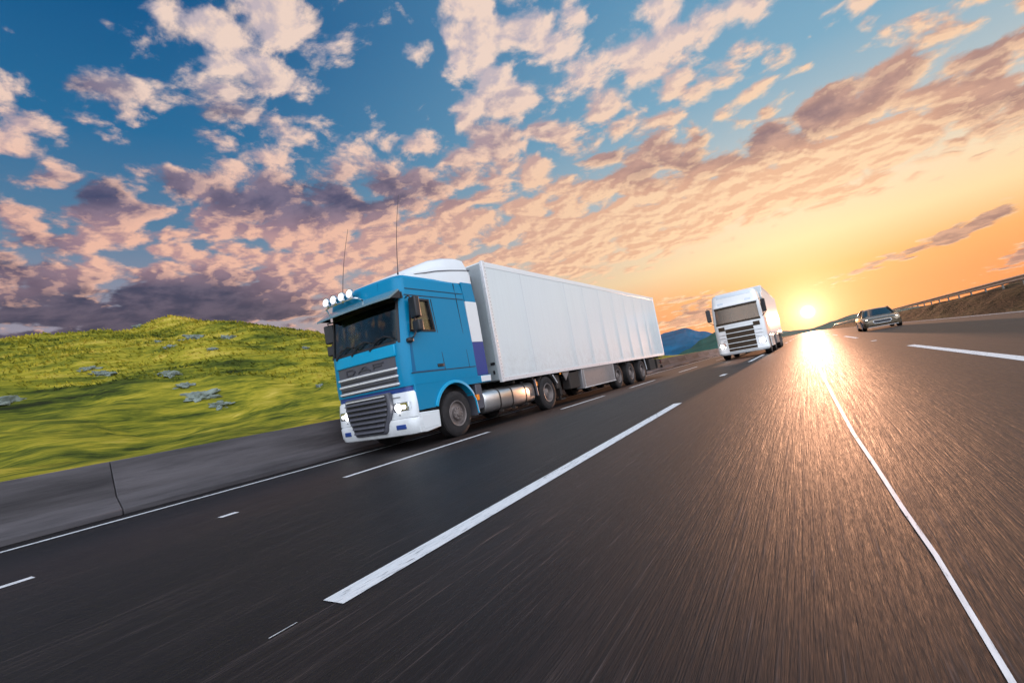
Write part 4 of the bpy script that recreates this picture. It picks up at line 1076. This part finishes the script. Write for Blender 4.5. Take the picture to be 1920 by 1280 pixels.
    for s in (1, -1):
        q = MB(); q.box(s*1.2, s*1.29, 3.05, 16.6, 1.04, 1.20); q.build('bottom_rail', M['silver'], tb, bevel=.006)
        q = MB(); q.box(s*1.2, s*1.285, 3.05, 16.6, 3.86, 3.97); q.build('roof_rail', M['silver'], tb, bevel=.006)
    q = MB(); q.box(-.95, .95, 2.55, 3.0, 2.2, 3.8); q.build('fridge_unit', M['grey'], tb, bevel=.04)
    q = MB(); 
    for s in (1, -1): q.box(s*.4, s*.5, .5, 16.4, .8, 1.1)
    q.box(-.9, .9, .4, 2.1, .5, 1.2)
    q.build('chassis', M['chassis'], T)
    for s in (1, -1):
        q = MB(); q.box(s*1.0, s*1.25, 7.4, 10.6, .42, 1.03); q.build('side_box', M['box'], T, bevel=.02)
    for y, kind in ((1.38, 'steer'), (5.4, 'drive'), (11.4, 'trailer'), (12.75, 'trailer'), (14.1, 'trailer')):
        for s in (1, -1): make_wheel(T, kind, .52, .33, (s*1.08, y, .52), s, 'wheel')
    q = MB(); q.box(-1.2, 1.2, 16.3, 16.4, .5, .62); q.build('rear_bumper', M['chassis'], T)
    return T
M['white2'] = mat('white_cab_paint', (.80, .80, .80), .3, coat=.6, dirt=.12, dirtcol=(.5,.48,.45))
M['brown'] = mat('dark_trim', (.05, .03, .016), .5, spec=.25)
M['warmglass'] = glass('warm_windscreen_glass', (.55, .42, .32), (1, .84, .70), base=.09)
M['lens2'] = mat('roof_lamp_lens', (.62, .68, .75), .15, coat=.8)
M['lampwarm'] = mat('lit_lamp_warm', (1, 1, 1), .3, emis=(1, .96, .90), es=16)
make_white_truck((-3.70, 33.4, 0), 1.19)

# ================================================================== the car
def make_car(loc, scale, rz=0):
    T = empty('car', loc, rz, scale)
    tag(T, 'dark bronze saloon car with lit headlights and a silver grille, right of the low sun', 'car')
    # body: cross sections along y (front at 0), each a closed outline from sill to sill
    def prof(y, hw, z0, zs, zt, tw):
        return [(-hw*.93, y, z0), (-hw, y, z0+.10), (-hw*1.0, y, zs-.16), (-hw*.96, y, zs-.02), (-tw, y, zt-.03), (-tw*.8, y, zt), (tw*.8, y, zt), (tw, y, zt-.03), (hw*.96, y, zs-.02), (hw*1.0, y, zs-.16), (hw, y, z0+.10), (hw*.93, y, z0)]
    S = [(-.02, .66, .22, .62, .66, .56), (.06, .78, .19, .68, .72, .66), (.25, .86, .18, .74, .78, .70), (.8, .90, .17, .82, .87, .72), (1.25, .91, .17, .88, .94, .74),
         (4.0, .91, .17, .92, .98, .74), (4.5, .86, .22, .90, .95, .70), (4.75, .78, .30, .80, .84, .62)]
    q = MB(); q.loft([prof(*s) for s in S]); body = q.build('body', M['bronze'], T, smooth=40)
    # cut the wheel openings
    cs = []
    for y in (.85, 3.7):
        c = MB(); c.lathe([(-1.2, .37), (-.62, .37)], (0, y, .33), 'x', 28); cs.append(c.build('c', M['black']))
        c = MB(); c.lathe([(.62, .37), (1.2, .37)], (0, y, .33), 'x', 28); cs.append(c.build('c', M['black']))
    body.data.materials.append(M['black']); cut(body, cs); body.data.shade_smooth(); body.data.set_sharp_from_angle(angle=R(38))
    # glasshouse
    def gh(y, z, hw): return [(-hw, y, z), (hw, y, z)]
    roof = MB(); roof.loft([[(x*hw, y + (x*x)*.06, z - abs(x)**3*.05) for x in [-1+2*k/10 for k in range(11)]] + [(x*hw*.98, y + (x*x)*.06, z-.04 - abs(x)**3*.05) for x in [1-2*k/10 for k in range(11)]]
                            for (y, z, hw) in ((1.86, 1.37, .56), (2.1, 1.42, .59), (2.7, 1.44, .60), (3.3, 1.40, .58))])
    roof.build('roof', M['bronze'], T, smooth=40)
    q = MB(); rings = []
    for k in range(13):
        x = -1+2*k/12
        rings.append([(x*.72, 1.14+x*x*.12, .93), (x*.57, 1.86+x*x*.06, 1.37-abs(x)**3*.05), (x*.57, 1.88+x*x*.06, 1.36-abs(x)**3*.05), (x*.72, 1.16+x*x*.12, .92)])
    q.loft(rings); q.build('windscreen', M['carglass'], T, smooth=40)
    q = MB(); rings = []
    for k in range(9):
        x = -1+2*k/8
        rings.append([(x*.58, 3.3, 1.36), (x*.70, 4.05, .97), (x*.70, 4.03, .96), (x*.58, 3.28, 1.35)])
    q.loft(rings); q.build('rear_window', M['carglass'], T, smooth=40)
    for s in (1, -1):
        q = MB(); q.hexa([(s*.76, 1.30, .93), (s*.76, 4.0, .96), (s*.74, 4.0, .96), (s*.74, 1.30, .93), (s*.595, 1.95, 1.37), (s*.585, 3.25, 1.36), (s*.57, 3.25, 1.36), (s*.58, 1.95, 1.37)]); q.build('side_window', M['carglass'], T)
        q = MB(); q.tube([(s*.75, 1.22, .93), (s*.585, 1.92, 1.39)], .035); q.tube([(s*.76, 2.55, .95), (s*.60, 2.6, 1.40)], .03); q.tube([(s*.60, 3.25, 1.38), (s*.73, 4.05, .97)], .05); q.tube([(s*.585, 1.9, 1.395), (s*.60, 2.7, 1.42), (s*.585, 3.3, 1.385)], .028); q.build('pillar', M['bronze'], T, smooth=40)
        q = MB(); q.box(s*.86, s*1.04, 1.38, 1.48, .93, 1.06); q.tube([(s*.78, 1.42, .96), (s*.9, 1.43, .98)], .02); q.build('mirror', M['bronze'], T, bevel=.03, seg=3)
        q = MB(); q.hexa([(s*.44, .01, .56), (s*.80, .20, .58), (s*.80, .26, .58), (s*.44, .06, .56), (s*.46, .06, .68), (s*.79, .24, .71), (s*.79, .30, .71), (s*.46, .10, .68)]); hl = q.build('headlight', M['chrome'], T, bevel=.015)
        q = MB(); q.lathe([(-.05, .03), (-.03, .075), (.03, .075)], (s*.66, .10, .64), 'y', 18); q.build('bulb', M['lampwarm2'], hl, smooth=40)
        q = MB(); q.lathe([(-.03, .02), (-.02, .045), (.02, .045)], (s*.60, .02, .32), 'y', 16); q.build('fog_lamp', M['lampsoft'], T)
    q = MB(); q.ext([(-.40, .60), (-.44, .50), (-.34, .38), (.34, .38), (.44, .50), (.40, .60)], 'y', -.045, .05); g = q.build('grille', M['silver'], T, bevel=.012)
    q = MB(); q.ext([(-.36, .585), (-.395, .505), (-.31, .42), (.31, .42), (.395, .505), (.36, .585)], 'y', -.055, .0); core = q.build('grille_mesh', M['black'], g)
    q = MB()
    for z in (.455, .50, .545): q.box(-.37, .37, -.066, -.05, z-.008, z+.008)
    q.build('slat', M['grey'], g)
    q = MB(); q.ext([(-.60, .31), (-.64, .24), (.64, .24), (.60, .31)], 'y', -.02, .08); q.build('air_intake', M['black'], T, bevel=.01)
    q = MB(); q.box(-.68, .68, -.03, .12, .195, .215); q.build('lip', M['silver'], T)
    q = MB(); q.box(-.45, .45, 1.7, 1.9, .6, 1.0); q.box(-.62, -.12, 2.0, 2.15, .5, 1.22); q.box(.12, .62, 2.0, 2.15, .5, 1.22); q.build('seat', M['seat'], T, bevel=.04)
    for y in (.85, 3.7):
        for s in (1, -1): make_wheel(T, 'car', .33, .22, (s*.80, y, .33), s, 'wheel')
    return T
M['bronze'] = mat('bronze_car_paint', (.24, .18, .12), .25, metal=.6, coat=.8)
M['carglass'] = glass('car_glass', (.5, .44, .38), (1, .93, .86), base=.22)
M['lampwarm2'] = mat('lit_lamp_car', (1, 1, 1), .3, emis=(1, .86, .62), es=12)
car = make_car((5.62, 53.0, 0), 1.0, 0.0); car.scale = (1.60, 1.60, 1.42)

# ------------------------------------------------------------------ evening haze over the whole scene
def haze():
    mb = MB(); mb.box(-2900, 2900, -500, 2300, -1.4, 130)
    mt = bpy.data.materials.new('haze'); mt.use_nodes = True; n = NT(mt.node_tree)
    v = n.new('ShaderNodeVolumePrincipled'); v.inputs['Color'].default_value = (.95, .90, .84, 1)
    v.inputs['Density'].default_value = .00003; v.inputs['Anisotropy'].default_value = .45
    o = n.new('ShaderNodeOutputMaterial'); n.l.new(v.outputs[0], o.inputs['Volume'])
    ob = mb.build('haze', mt); tag(ob, kind='stuff')
haze()
